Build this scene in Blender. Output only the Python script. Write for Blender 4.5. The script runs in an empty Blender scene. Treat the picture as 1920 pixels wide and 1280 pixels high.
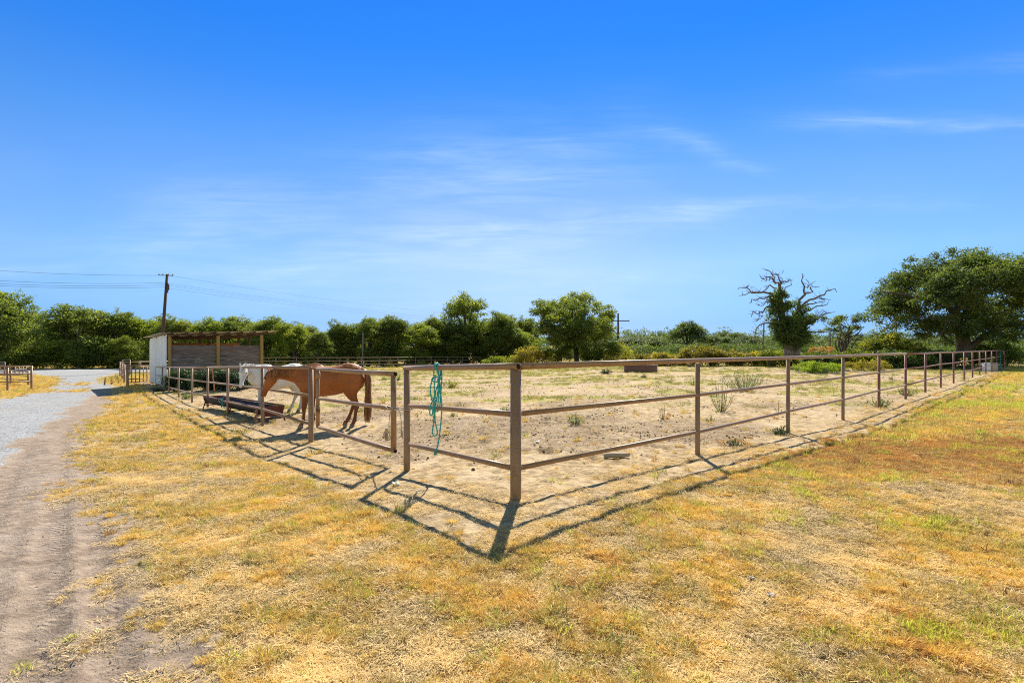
import bpy, math, random
import numpy as np
from mathutils import Vector, Matrix
R = math.radians
sc = bpy.context.scene
# ---------------------------------------------------------------- camera
F = 914.0; CAMH = 1.576; HY = 645.0
cam = bpy.data.cameras.new('camera'); camo = bpy.data.objects.new('camera', cam)
sc.collection.objects.link(camo); sc.camera = camo
cam.sensor_width = 36; cam.lens = F/1920*36; cam.shift_y = 5/1920
cam.clip_start = .05; cam.clip_end = 3000
camo.location = (0, 0, CAMH); camo.rotation_euler = (R(90), 0, 0)
# ---------------------------------------------------------------- light
SUN_EL, SUN_AZ = 42.0, 6.5        # azimuth measured from +Y towards +X
sd = bpy.data.lights.new('sun', 'SUN'); sun = bpy.data.objects.new('sun', sd)
sc.collection.objects.link(sun)
sd.energy = 4.9; sd.angle = R(.55); sd.color = (1, .93, .80)
dv = Vector((math.sin(R(SUN_AZ))*math.cos(R(SUN_EL)), math.cos(R(SUN_AZ))*math.cos(R(SUN_EL)), math.sin(R(SUN_EL))))
sun.rotation_euler = dv.to_track_quat('Z', 'Y').to_euler()
sun.location = (0, 0, 30)
sc.view_settings.view_transform = 'Standard'; sc.view_settings.look = 'None'
sc.view_settings.exposure = 0.80; sc.view_settings.gamma = 1

sc.cycles.filter_width = 1.1; sc.cycles.use_denoising = False; sc.cycles.sample_clamp_indirect = 1.4; sc.cycles.caustics_reflective = False; sc.cycles.caustics_refractive = False; sc.cycles.max_bounces = 7; sc.cycles.diffuse_bounces = 4; sc.cycles.use_adaptive_sampling = False
class NT:
    """small helper to write node trees"""
    def __init__(s, tree): s.t = tree; s.n = tree.nodes; s.l = tree.links
    def add(s, typ, ins=None, **props):
        nd = s.n.new(typ)
        for k, v in props.items(): setattr(nd, k, v)
        for k, v in (ins or {}).items(): s.put(nd.inputs[k], v)
        return nd
    def put(s, sock, v):
        if hasattr(v, 'is_output'): s.l.new(v, sock)
        elif hasattr(v, 'outputs'): s.l.new(v.outputs[0], sock)
        else:
            if sock.type == 'RGBA' and len(v) == 3: v = (*v, 1)
            sock.default_value = v
    def math(s, op, a, b=0.0, c=0.0, clamp=False):
        nd = s.n.new('ShaderNodeMath'); nd.operation = op; nd.use_clamp = clamp
        for i, v in enumerate((a, b, c)): s.put(nd.inputs[i], v)
        return nd.outputs[0]
    def mix(s, f, a, b, mode='MIX'):
        nd = s.n.new('ShaderNodeMix'); nd.data_type = 'RGBA'; nd.blend_type = mode
        s.put(nd.inputs[0], f); s.put(nd.inputs[6], a); s.put(nd.inputs[7], b)
        return nd.outputs[2]
    def noise(s, vec, scale, detail=4, rough=.55, out=0, dist=0.0):
        nd = s.n.new('ShaderNodeTexNoise'); s.put(nd.inputs['Vector'], vec)
        nd.inputs['Scale'].default_value = scale; nd.inputs['Detail'].default_value = detail
        nd.inputs['Roughness'].default_value = rough; nd.inputs['Distortion'].default_value = dist
        return nd.outputs[out]
    def voro(s, vec, scale, feat='F1', out='Distance'):
        nd = s.n.new('ShaderNodeTexVoronoi'); nd.feature = feat; s.put(nd.inputs['Vector'], vec)
        nd.inputs['Scale'].default_value = scale
        return nd.outputs[out]
    def ramp(s, f, stops):
        nd = s.n.new('ShaderNodeValToRGB'); s.put(nd.inputs[0], f)
        e = nd.color_ramp.elements
        while len(e) < len(stops): e.new(.5)
        for el, (p, c) in zip(e, stops): el.position = p; el.color = (*c, 1) if len(c) == 3 else c
        return nd.outputs[0]
    def rng(s, v, a, b, c=0.0, d=1.0, smooth=False):
        nd = s.n.new('ShaderNodeMapRange'); s.put(nd.inputs[0], v)
        if smooth: nd.interpolation_type = 'SMOOTHSTEP'
        for i, q in enumerate((a, b, c, d)): nd.inputs[i+1].default_value = q
        return nd.outputs[0]
    def vmap(s, vec, scale=(1,1,1), rot=(0,0,0), loc=(0,0,0)):
        nd = s.n.new('ShaderNodeMapping'); s.put(nd.inputs[0], vec)
        nd.inputs['Scale'].default_value = scale; nd.inputs['Rotation'].default_value = rot; nd.inputs['Location'].default_value = loc
        return nd.outputs[0]

w = bpy.data.worlds.new('World'); sc.world = w; w.use_nodes = True
t = NT(w.node_tree); t.n.clear()
sky = t.add('ShaderNodeTexSky', sky_type='NISHITA', sun_disc=False)
sky.sun_elevation = R(SUN_EL); sky.sun_rotation = R(SUN_AZ)
sky.air_density = 1.0; sky.dust_density = 0.0; sky.ozone_density = 3.0; sky.altitude = 200
tc = t.add('ShaderNodeTexCoord')
sep = t.add('ShaderNodeSeparateXYZ', {0: tc.outputs['Generated']})
el = sep.outputs[2]
# deepen the blue with elevation, as the clear upper sky has it
K_ = .84
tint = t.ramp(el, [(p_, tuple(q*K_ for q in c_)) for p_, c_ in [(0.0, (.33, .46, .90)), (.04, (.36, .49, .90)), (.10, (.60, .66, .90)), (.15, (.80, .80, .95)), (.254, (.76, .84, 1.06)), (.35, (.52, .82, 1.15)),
    (.436, (.28, .74, 1.25)), (.51, (.17, .71, 1.34)), (.60, (.14, .70, 1.45)), (.78, (.8, .9, .8))]])  # last stop pales the unseen overhead sky, added to warm the ambient light
# sky behind the camera brightened and warmed, added to lift the shaded sides
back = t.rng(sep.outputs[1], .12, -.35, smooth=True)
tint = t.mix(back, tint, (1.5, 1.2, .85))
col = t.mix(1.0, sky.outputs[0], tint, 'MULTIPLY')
# thin cirrus: direction projected on a high flat layer
hz = t.math('MAXIMUM', t.math('ADD', el, .06), .02)
px_ = t.math('DIVIDE', sep.outputs[0], hz); py_ = t.math('DIVIDE', sep.outputs[1], hz)
cv = t.add('ShaderNodeCombineXYZ', {0: px_, 1: py_, 2: 0.0})
el0 = t.math('ABSOLUTE', sep.outputs[0])
col = t.mix(t.rng(el0, .15, .65), col, t.mix(1.0, col, (.74, 1.0, 1.10), 'MULTIPLY'))
fy = t.math('MAXIMUM', sep.outputs[1], .05); U_ = t.math('DIVIDE', sep.outputs[0], fy); V_ = t.math('DIVIDE', sep.outputs[2], fy)
uv = t.add('ShaderNodeCombineXYZ', {0: U_, 1: V_, 2: 0.0})
wob = t.math('MULTIPLY', t.math('SUBTRACT', t.noise(t.vmap(uv, (2.2, 6, 1)), 1.0, 5, .6), .5), .10)
fib = t.noise(t.vmap(uv, (3.2, 40, 1), (0, 0, R(-3))), 1.0, 7, .66, dist=.8); soft_ = t.noise(t.vmap(uv, (1.8, 7, 1), (0, 0, R(-8)), (2, 5, 0)), 1.0, 5, .6)
V2 = t.math('ADD', V_, wob); m = None
for (u0, v0, u1, v1, wd_, am) in ((.56, .462, 1.25, .445, .018, .72), (-.20, .222, .52, .268, .022, 1.1), (-.62, .150, .14, .188, .055, .95), (.27, .445, .50, .362, .018, .6), (-.80, .24, .30, .42, .085, .58), (.06, .122, .42, .138, .020, .6), (.36, .272, .95, .290, .014, .45), (-.25, .075, .35, .095, .03, .5), (.72, .555, 1.2, .560, .018, .32), (-1.3, .12, -.3, .20, .05, .4), (-.5, .30, .1, .33, .03, .4)):
    sl = (v1-v0)/(u1-u0); d_ = t.math('SUBTRACT', V2, t.math('ADD', t.math('MULTIPLY', U_, sl), v0-sl*u0))
    g_ = t.math('EXPONENT', t.math('MULTIPLY', t.math('POWER', t.math('ABSOLUTE', t.math('DIVIDE', d_, wd_)), 1.7), -1.0))
    w0_ = t.math('MULTIPLY', t.rng(U_, u0-.12, u0+.16, smooth=True), t.rng(U_, u1+.12, u1-.16, smooth=True))
    g_ = t.math('MULTIPLY', t.math('MULTIPLY', g_, w0_), am); m = g_ if m is None else t.math('ADD', m, g_)
m = t.math('MULTIPLY', m, t.math('MULTIPLY', t.rng(fib, .28, .72), t.rng(soft_, .30, .66)))
m = t.math('ADD', m, t.math('MULTIPLY', t.rng(soft_, .45, .8), t.rng(V_, .50, .15, .0, .14)))
m = t.math('MINIMUM', t.math('MULTIPLY', m, .72), .8)
col = t.mix(m, col, (5.0, 6.2, 8.0))
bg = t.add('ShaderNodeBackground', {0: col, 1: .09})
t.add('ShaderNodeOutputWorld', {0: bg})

# ---------------------------------------------------------------- numpy helpers
rs = np.random.RandomState(7)
def _hash(ix, iy, seed):
    h = (ix.astype(np.int64)*374761393 + iy.astype(np.int64)*668265263 + seed*1442695041) & 0xffffffff
    h = ((h ^ (h >> 13))*1274126177) & 0xffffffff
    return ((h ^ (h >> 16)) & 0xffffff)/float(0xffffff)
def vn(x, y, seed=0):
    x = np.asarray(x, float); y = np.asarray(y, float)
    ix = np.floor(x); iy = np.floor(y); fx = x-ix; fy = y-iy
    fx = fx*fx*(3-2*fx); fy = fy*fy*(3-2*fy)
    a = _hash(ix, iy, seed); b = _hash(ix+1, iy, seed); c = _hash(ix, iy+1, seed); d = _hash(ix+1, iy+1, seed)
    return (a*(1-fx)+b*fx)*(1-fy)+(c*(1-fx)+d*fx)*fy
def fbm(x, y, scale, seed=0, octv=4, g=.5):
    s = 0; a = 1; tot = 0
    for k in range(octv):
        s = s+a*vn(np.asarray(x)*scale*2**k, np.asarray(y)*scale*2**k, seed+k*17); tot += a; a *= g
    return s/tot
def sstep(v, a, b):
    q = np.clip((v-a)/(b-a), 0, 1); return q*q*(3-2*q)

# ---------------------------------------------------------------- terrain
Z0 = 5.02
def pw(px, Z): return (px-960)/F*Z
RQ, RA, RP = .473, 20.0, 492.6
RZ = [Z0*(1+i*RQ) for i in range(16)]
RPX = [967, 1308, 1477.5, 1580.5, 1648, 1698, 1735, 1764, 1788, 1808, 1823.5, 1837, 1848.5, 1859.5, 1868.5, 1876]
RBY = [932, 851, 812.3, 787.5, 764, 748, 736, 726.5, 718.5, 712, 707.5, 703.5, 700.5, 698, 696, 694.5]
RTY = [687, 677, 671, 668, 665.2, 663.4, 662, 661, 660.2, 659.5, 659, 658.5, 658, 657.6, 657.2, 656.8]
LZ = [9.73*(1+j*.278) for j in range(10)]
LPX = [583, 492, 427, 389.5, 360, 335, 317, 304.5, 293, 282]
LBY = [829, 798, 776, 764, 754, 743.5, 735.5, 728, 722, 716.5]
LTY = [690, 688.5, 688, 688.3, 688.5, 688.5, 688.3, 688, 687.6, 687]
ctl = []
for px, y, Z in list(zip(RPX, RBY, RZ))+list(zip(LPX, LBY, LZ))+[
        (763, 884, 6.72), (610, 799, 11.6), (545, 775, 14.6), (313, 720, 29), (485, 707, 32.5), (680, 690, 66), (880, 686.5, 76), (440, 692, 61),
        (60, 694.5, 60), (235, 692, 66), (-200, 696, 60), (14, 732, 29), (59, 729, 30), (1200, 697, 34.7), (1250, 688, 47), (1480, 690, 40), (1100, 683, 58),
        (1700, 692, 42), (1897, 677, 55), (1808, 684, 48), (2060, 690, 46)]:
    ctl.append((pw(px, Z), Z, CAMH-(y-HY)/F*Z))
ctl += [(0, 1.2, 0), (-4, 2.5, -.04), (4, 3, 0), (8, 6, -.03), (13, 9, -.1), (-8, 6, -.2), (-12, 9, -.3), (30, 20, -.3), (45, 30, -.4), (-30, 18, -.5),
        (0, -20, 0), (60, -40, 0), (-60, -40, 0), (0, 160, -2.2), (-150, 160, -2.4), (200, 160, -1.6), (0, 600, -2), (600, 600, -2),
        (-600, 600, -2), (600, 0, -1), (-600, 0, -1), (0, -400, 0), (90, 60, -.9)]
ctl = np.array(ctl)
def _uv(x, y): return np.arcsinh(np.asarray(x)/9.0), np.arcsinh(np.asarray(y)/9.0)
def _k(r2): return .5*r2*np.log(r2+1e-9)
_cu, _cv = _uv(ctl[:, 0], ctl[:, 1]); _n = len(ctl)
_A = np.zeros((_n+3, _n+3)); _A[:_n, :_n] = _k((_cu[:, None]-_cu)**2+(_cv[:, None]-_cv)**2)+np.eye(_n)*2e-3
_A[:_n, _n] = 1; _A[:_n, _n+1] = _cu; _A[:_n, _n+2] = _cv; _A[_n:, :_n] = _A[:_n, _n:].T
_w = np.linalg.solve(_A, np.r_[ctl[:, 2], 0, 0, 0])
def T0(x, y):
    x = np.atleast_1d(np.asarray(x, float)); y = np.atleast_1d(np.asarray(y, float)); sh = x.shape
    x = x.ravel(); y = y.ravel(); u, v = _uv(x, y); out = np.empty(len(x))
    for s in range(0, len(x), 40000):
        e = slice(s, s+40000)
        out[e] = _k((u[e, None]-_cu)**2+(v[e, None]-_cv)**2) @ _w[:_n]+_w[_n]+_w[_n+1]*u[e]+_w[_n+2]*v[e]
    return out.reshape(sh)
def T(x, y): return T0(x, y)+.045*(fbm(x, y, .55, 3, 3)-.5)
def tz(x, y): return float(T(x, y)[0])
def P(px, py, Z): return Vector((pw(px, Z), Z, CAMH-(py-HY)/F*Z))
def G(px, py):
    dx, dz = (px-960)/F, -(py-HY)/F
    Zs = np.geomspace(1.5, 400, 1500); h = CAMH+dz*Zs-T0(dx*Zs, Zs)
    k = np.argmax(h < 0); k = k if h[k] < 0 else len(Zs)-1
    a, b = Zs[max(k-1, 0)], Zs[k]; ha, hb = h[max(k-1, 0)], h[k]
    Z = a+(b-a)*ha/(ha-hb) if ha != hb else b
    return (dx*Z, Z)

# ---------------------------------------------------------------- mesh helpers
class MB:
    """collects shapes into one mesh"""
    def __init__(s): s.v = []; s.f = []; s.nv = 0; s.t = []
    def add(s, v, faces, tint=None):
        v = np.asarray(v, float).reshape(-1, 3); s.v.append(v)
        for fa in faces:
            fa = np.asarray(fa, np.int64)
            if fa.size: s.f.append((fa if fa.ndim == 2 else fa[None])+s.nv)
        s.t.append(np.full(len(v), .5) if tint is None else np.broadcast_to(tint, (len(v),)).astype(float))
        s.nv += len(v); return s
    def tube(s, pts, rad, n=8, caps=True, tint=None, flat=None):
        pts = np.asarray(pts, float); m_ = len(pts); rad = np.broadcast_to(rad, (m_,)).astype(float)
        d = np.gradient(pts, axis=0); d /= np.linalg.norm(d, axis=1)[:, None]+1e-12
        ref = np.array((0, 0, 1.0)) if abs(d[0][2]) < .9 else np.array((1.0, 0, 0))
        u = np.cross(d[0], ref); u /= np.linalg.norm(u); rings = []
        for i in range(m_):
            u = u-d[i]*(u@d[i]); u /= np.linalg.norm(u)+1e-12; vv = np.cross(d[i], u)
            a = np.arange(n)*2*math.pi/n
            rings.append(pts[i]+rad[i]*(np.cos(a)[:, None]*u+np.sin(a)[:, None]*vv*(flat or 1)))
        V = np.concatenate(rings); i = np.arange(m_-1)[:, None]*n; j = np.arange(n); k = (j+1) % n
        q = np.stack([i+j, i+k, i+n+k, i+n+j], -1).reshape(-1, 4)
        fs = [q]
        if caps: fs += [np.arange(n)[::-1], np.arange(n)+(m_-1)*n]
        return s.add(V, fs, tint)
    def rings(s, rings, caps=True, tint=None):
        n = len(rings[0]); m_ = len(rings); V = np.concatenate([np.asarray(r) for r in rings])
        i = np.arange(m_-1)[:, None]*n; j = np.arange(n); k = (j+1) % n
        q = np.stack([i+j, i+k, i+n+k, i+n+j], -1).reshape(-1, 4); fs = [q]
        if caps: fs += [np.arange(n)[::-1], np.arange(n)+(m_-1)*n]
        return s.add(V, fs, tint)
    def box(s, c, size, ax=None, tint=None, bev=0.0):
        """c centre, size full, ax = (xdir, ydir, zdir)"""
        hx, hy, hz_ = [q/2 for q in size]
        X, Y, Z = ax if ax is not None else ((1, 0, 0), (0, 1, 0), (0, 0, 1))
        X, Y, Z = (np.asarray(q, float) for q in (X, Y, Z))
        if not bev:
            V = [np.asarray(c, float)+X*a*hx+Y*b*hy+Z*d*hz_ for d in (-1, 1) for a, b in ((-1, -1), (1, -1), (1, 1), (-1, 1))]
            return s.add(V, [np.array([(0, 3, 2, 1), (4, 5, 6, 7), (0, 1, 5, 4), (1, 2, 6, 5), (2, 3, 7, 6), (3, 0, 4, 7)])], tint)
        r = []
        for dz, k in ((-hz_, bev), (-hz_+bev, 0), (hz_-bev, 0), (hz_, bev)):
            a, b = hx-k, hy-k; e = bev
            r.append([np.asarray(c, float)+X*p+Y*q+Z*dz for p, q in ((-a+e, -b), (a-e, -b), (a, -b+e), (a, b-e), (a-e, b), (-a+e, b), (-a, b-e), (-a, -b+e))])
        return s.rings(r, True, tint)
    def mesh(s, name, mats, smooth=True):
        me = bpy.data.meshes.new(name); V = np.concatenate(s.v).astype(np.float32)
        me.vertices.add(len(V)); me.vertices.foreach_set('co', V.ravel())
        ls = [f.ravel() for f in s.f]; tot = np.concatenate([np.full(len(f), f.shape[1]) for f in s.f]); L = np.concatenate(ls)
        me.loops.add(len(L)); me.loops.foreach_set('vertex_index', L.astype(np.int32))
        me.polygons.add(len(tot)); st = np.r_[0, np.cumsum(tot)[:-1]]
        me.polygons.foreach_set('loop_start', st.astype(np.int32))
        me.polygons.foreach_set('use_smooth', np.full(len(tot), smooth))
        for m_ in (mats if isinstance(mats, (list, tuple)) else [mats]): me.materials.append(m_)
        at = me.attributes.new('tint', 'FLOAT', 'POINT'); at.data.foreach_set('value', np.concatenate(s.t).astype(np.float32))
        me.update(calc_edges=True); me.validate(); return me
    def build(s, name, mat, parent=None, smooth=True):
        return link(name, s.mesh(name, mat, smooth), parent)
def link(name, me, parent=None):
    o = bpy.data.objects.new(name, me); sc.collection.objects.link(o)
    if parent:
        def world(q): return (world(q.parent) @ q.matrix_parent_inverse if q.parent else Matrix.Identity(4)) @ q.matrix_basis
        o.parent = parent; o.matrix_parent_inverse = world(parent).inverted()
    return o
def tag(o, label=None, cat=None, group=None, kind=None):
    if label: o['label'] = label
    if cat: o['category'] = cat
    if group: o['group'] = group
    if kind: o['kind'] = kind
    return o
def thing(name, label, cat, loc, group=None, rz=0.0):
    o = bpy.data.objects.new(name, None); sc.collection.objects.link(o); o.location = loc; o.rotation_euler = (0, 0, rz)
    o.empty_display_size = .3
    return tag(o, label, cat, group)
def autosmooth(o, ang=40):
    me = o.data; me.polygons.foreach_set('use_smooth', np.full(len(me.polygons), True))
    me.set_sharp_from_angle(angle=R(ang)); return o
ORD = 'zeroth first second third fourth fifth sixth seventh eighth ninth tenth eleventh twelfth thirteenth fourteenth fifteenth sixteenth seventeenth eighteenth nineteenth twentieth'.split()

# ---------------------------------------------------------------- materials
def mat(name, fn):
    m_ = bpy.data.materials.new(name); m_.use_nodes = True; t_ = NT(m_.node_tree); t_.n.clear()
    out = t_.n.new('ShaderNodeOutputMaterial'); sh = fn(t_)
    t_.l.new(sh.outputs[0] if hasattr(sh, 'outputs') else sh, out.inputs[0]); return m_
def princ(t_, col, rough=.7, metal=0.0, bump=None, bs=.3, bd=.01, spec=.4, **kw):
    nd = t_.n.new('ShaderNodeBsdfPrincipled'); t_.put(nd.inputs['Base Color'], col); t_.put(nd.inputs['Roughness'], rough)
    nd.inputs['Metallic'].default_value = metal; nd.inputs['Specular IOR Level'].default_value = spec
    if bump is not None:
        b = t_.add('ShaderNodeBump', {'Height': bump, 'Strength': bs, 'Distance': bd}); t_.l.new(b.outputs[0], nd.inputs['Normal'])
    for k, v in kw.items(): t_.put(nd.inputs[k.replace('_', ' ')], v)
    return nd
def objc(t_): return t_.add('ShaderNodeTexCoord').outputs['Object']
def wpos(t_): return t_.add('ShaderNodeNewGeometry').outputs['Position']
def attr(t_, name, out='Fac'): return t_.add('ShaderNodeAttribute', attribute_name=name).outputs[out]

def m_paint(base, rust, dark=1.0):
    def fn(t_):
        p = wpos(t_); n1 = t_.noise(p, 6, 5, .6); n2 = t_.noise(p, 60, 4, .6); n3 = t_.noise(p, 1.3, 3)
        c = t_.mix(t_.rng(n3, .35, .65), base, tuple(q*.82 for q in base))
        c = t_.mix(t_.rng(n1, .54, .66, 0, .9), c, rust); c = t_.mix(t_.rng(t_.noise(t_.vmap(p, (14, 14, 3)), 2.2, 4, .65), .58, .70, 0, .8), c, tuple(q*.6 for q in rust)); c = t_.mix(t_.rng(n2, .61, .70, 0, .8), c, tuple(min(1, q*1.75) for q in base))
        return princ(t_, c, t_.rng(n1, .3, .7, .38, .54), .08, n2, .2, .002, spec=.5, Sheen_Weight=.2, Sheen_Roughness=.45, Sheen_Tint=(.95, .80, .68, 1))
    return fn
M = {}
M['fence'] = mat('brown_pipe_paint', m_paint((.32, .178, .085), (.23, .11, .05)))
M['fence_red'] = mat('oxide_red_pipe_paint', m_paint((.26, .085, .06), (.20, .09, .05)))
M['fence_far'] = mat('weathered_pipe', m_paint((.20, .14, .105), (.18, .10, .06)))
M['fence_tan'] = mat('tan_pipe_paint', m_paint((.36, .22, .13), (.25, .12, .06)))
M['green_post'] = mat('green_paint', m_paint((.02, .16, .12), (.03, .1, .08)))
M['bore_shade'] = mat('painted_bore_shade', lambda t_: princ(t_, (.012, .009, .008), .9))  # near-black colour stands in for the shade inside a pipe
M['redmetal'] = mat('rusty_red_angle_iron', lambda t_: princ(t_, t_.mix(t_.noise(wpos(t_), 14, 4), (.16, .03, .022), (.10, .035, .02)), .6, bump=t_.noise(wpos(t_), 90, 3), bd=.002))
M['blackplastic'] = mat('black_rubber_trough', lambda t_: princ(t_, t_.mix(t_.noise(wpos(t_), 9, 4), (.010, .010, .011), (.03, .028, .026)), .7))
M['orange_rod'] = mat('rusty_rod', lambda t_: princ(t_, (.35, .13, .06), .7))
def rope_m(c1, c2):
    def fn(t_):
        n = t_.noise(wpos(t_), 160, 2); a = attr(t_, 'tint')
        c = t_.mix(t_.rng(a, .3, .7), c1, c2)
        c = t_.mix(t_.rng(n, .4, .7), c, tuple(q*.6 for q in c1))
        return princ(t_, c, .8, bump=n, bs=.5, bd=.002)
    return fn
M['teal'] = mat('teal_braided_rope', rope_m((.03, .36, .37), (.09, .54, .53)))
M['cotton'] = mat('grey_cotton_rope', rope_m((.42, .34, .28), (.6, .52, .45)))
M['twine'] = mat('orange_twine', rope_m((.45, .20, .12), (.6, .35, .25)))
M['white_sheet'] = mat('white_corrugated_metal', lambda t_: princ(t_, t_.mix(t_.rng(t_.noise(t_.vmap(wpos(t_), (1, 1, .25)), 3, 5), .4, .75), (.74, .76, .84), (.60, .60, .62)), .5, .0))
M['roof'] = mat('galvanised_roof_sheet', lambda t_: princ(t_, t_.mix(t_.noise(wpos(t_), 2, 5), (.50, .50, .50), (.30, .26, .22)), .5, .2))
M['timber'] = mat('treated_timber', lambda t_: princ(t_, t_.mix(t_.noise(t_.vmap(wpos(t_), (9, 9, 1.2)), 3, 5), (.42, .26, .09), (.22, .13, .05)), .8))
M['darktimber'] = mat('dark_timber', lambda t_: princ(t_, t_.mix(t_.noise(t_.vmap(wpos(t_), (9, 9, 1.2)), 3, 5), (.12, .07, .04), (.06, .04, .03)), .85))
M['brownbeam'] = mat('brown_beam', lambda t_: princ(t_, t_.mix(t_.noise(wpos(t_), 4, 5), (.30, .14, .05), (.18, .09, .04)), .8))
def plank(t_):
    p = wpos(t_); a = attr(t_, 'tint')
    g = t_.noise(t_.vmap(p, (.6, .6, 9)), 3, 6, .65, dist=.7); k = t_.noise(t_.vmap(p, (1.2, 1.2, 5)), 1.2, 3)
    c = t_.mix(t_.rng(g, .35, .68), (.075, .055, .055), (.30, .25, .24))
    c = t_.mix(t_.rng(k, .55, .72, 0, .7), c, (.42, .37, .34)); c = t_.mix(t_.math('MULTIPLY', a, .5), c, (.12, .08, .08))
    return princ(t_, c, .9, bump=g, bs=.8, bd=.02)
M['plank'] = mat('grey_weathered_plank', plank)
M['polewood'] = mat('creosote_pole', lambda t_: princ(t_, t_.mix(t_.noise(t_.vmap(wpos(t_), (8, 8, .6)), 3, 5), (.05, .03, .025), (.10, .065, .05)), .85))
M['greypole'] = mat('grey_pole', lambda t_: princ(t_, (.16, .13, .12), .85))
M['wire'] = mat('wire', lambda t_: princ(t_, (.10, .11, .12), .6))
M['bark'] = mat('bark', lambda t_: princ(t_, t_.mix(t_.rng(t_.noise(t_.vmap(wpos(t_), (6, 6, 1.5)), 2.5, 5), .35, .7), (.045, .033, .027), (.17, .14, .12)), .95, bump=t_.noise(t_.vmap(wpos(t_), (8, 8, 2)), 3, 4), bs=.9, bd=.05))
M['deadwood'] = mat('dead_bark', lambda t_: princ(t_, t_.mix(t_.rng(t_.noise(t_.vmap(wpos(t_), (3, 3, 2)), 2.5, 5), .35, .7), (.07, .055, .05), (.24, .20, .18)), .95))
M['stem'] = mat('weed_stem', lambda t_: princ(t_, (.20, .12, .06), .9))
def leafm(dark, light, yell, trans=.45, pos_scale=.35):
    def fn(t_):
        a = attr(t_, 'tint'); r_ = t_.add('ShaderNodeObjectInfo').outputs['Random']; n = t_.noise(wpos(t_), pos_scale, 3)
        c = t_.mix(a, dark, light)
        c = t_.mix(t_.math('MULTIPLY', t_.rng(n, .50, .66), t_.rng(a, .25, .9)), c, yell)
        c = t_.mix(t_.math('MULTIPLY', r_, .45), c, tuple(q*.55 for q in dark))
        d = princ(t_, c, .55, spec=.35)
        tr = t_.add('ShaderNodeBsdfTranslucent', {0: t_.mix(1.0, c, (2.0, 2.1, .85), 'MULTIPLY')})
        return t_.add('ShaderNodeMixShader', {0: trans, 1: d.outputs[0], 2: tr.outputs[0]})
    return fn
M['leaf_wood'] = mat('woodland_leaves', leafm((.065, .09, .024), (.195, .235, .052), (.35, .35, .06), .50))
M['leaf_wood_y'] = mat('yellowing_woodland_leaves', leafm((.09, .12, .018), (.27, .32, .035), (.46, .42, .045)))
M['leaf_far'] = mat('far_leaves', leafm((.045, .075, .028), (.13, .17, .05), (.24, .26, .06)))
M['leaf_oak'] = mat('oak_leaves', leafm((.028, .045, .014), (.125, .165, .045), (.22, .24, .06), .42, .8))
M['leaf_ivy'] = mat('ivy_leaves', leafm((.028, .055, .016), (.13, .18, .045), (.24, .27, .06), .4, 1.2))
M['leaf_vine'] = mat('vine_leaves', leafm((.09, .065, .018), (.28, .24, .03), (.66, .52, .05), .45, .55))
M['leaf_vine_g'] = mat('green_vine_leaves', leafm((.05, .065, .015), (.22, .25, .03), (.60, .50, .05), .45, .55))
M['leaf_orange'] = mat('orange_leaves', leafm((.22, .11, .04), (.42, .19, .05), (.4, .26, .05), .4))
M['leaf_juniper'] = mat('dark_shrub_leaves', leafm((.018, .035, .02), (.05, .09, .04), (.07, .11, .03), .3, 1.5))
M['leaf_weed'] = mat('weed_leaves', leafm((.08, .13, .06), (.17, .24, .11), (.25, .28, .08), .35, 2))
M['leaf_weed_g'] = mat('bright_weed_leaves', leafm((.12, .18, .02), (.26, .34, .03), (.36, .40, .05), .45, 2))
# ---------------------------------------------------------------- zones of the ground (world coordinates)
def wp(pts): return np.array([G(*p) for p in pts])
def sdist(x, y, poly):
    """signed distance, positive inside"""
    d = np.full(x.shape, 1e9); ins = np.zeros(x.shape, bool); n = len(poly)
    for i in range(n):
        a = poly[i]; b = poly[(i+1) % n]; e = b-a
        tt = np.clip(((x-a[0])*e[0]+(y-a[1])*e[1])/(e@e+1e-12), 0, 1)
        d = np.minimum(d, (x-a[0]-tt*e[0])**2+(y-a[1]-tt*e[1])**2)
        cr = ((a[1] > y) != (b[1] > y)) & (x < e[0]*(y-a[1])/(e[1] if abs(e[1]) > 1e-9 else 1e-9)+a[0]); ins ^= cr
    d = np.sqrt(d); return np.where(ins, d, -d)
FR = [np.array((pw(RPX[i], RZ[i]), RZ[i])) for i in range(16)]
FR[0] = np.array((.038, 5.02))
FL = [np.array((pw(LPX[j], LZ[j]), LZ[j])) for j in range(10)]
GP = np.array((pw(763, 6.72), 6.72))
g_edge = wp([(0, 870), (70, 812), (130, 768), (188, 738), (202, 722), (185, 710), (205, 703), (228, 698.5)])
gravel_poly = np.array(list(g_edge)+[(-40, 61.5), (-62, 60.5), (-110, 60), (-110, 20), (-40, 10), (-30, 2), (-30, -30), (-6.5, -30), (-6.2, 2)])
isl = [wp([(-320, 712), (60, 701), (104, 706), (111, 716), (85, 734), (0, 751), (-100, 775), (-420, 800)]),
       wp([(140, 716), (158, 716), (163, 722), (145, 724)]), wp([(122, 733), (160, 728), (196, 729), (170, 735), (130, 736)])]
dirt_poly = np.array(list(wp([(385, 1280), (328, 1150), (262, 1040), (203, 950), (163, 850), (182, 790), (208, 748), (223, 726)]))+
                     list(wp([(180, 714), (150, 735), (90, 760), (20, 800)]))+[(-13, 8), (-9, -20), (-1.65, -20), (-1.5, 1.5)])
pad_core = np.array(FR+[np.array((pw(1897, 55), 55)), np.array((12, 52)), np.array((4, 60)), np.array((-18, 58)), np.array((-28, 52))]+FL[::-1]+[GP])
road_c = np.array([(-200, 62), (-110, 61.8), (-62, 62.5), (-48, 64.5), (-30, 69), (-9, 79), (0, 86), (6, 100)])
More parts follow.
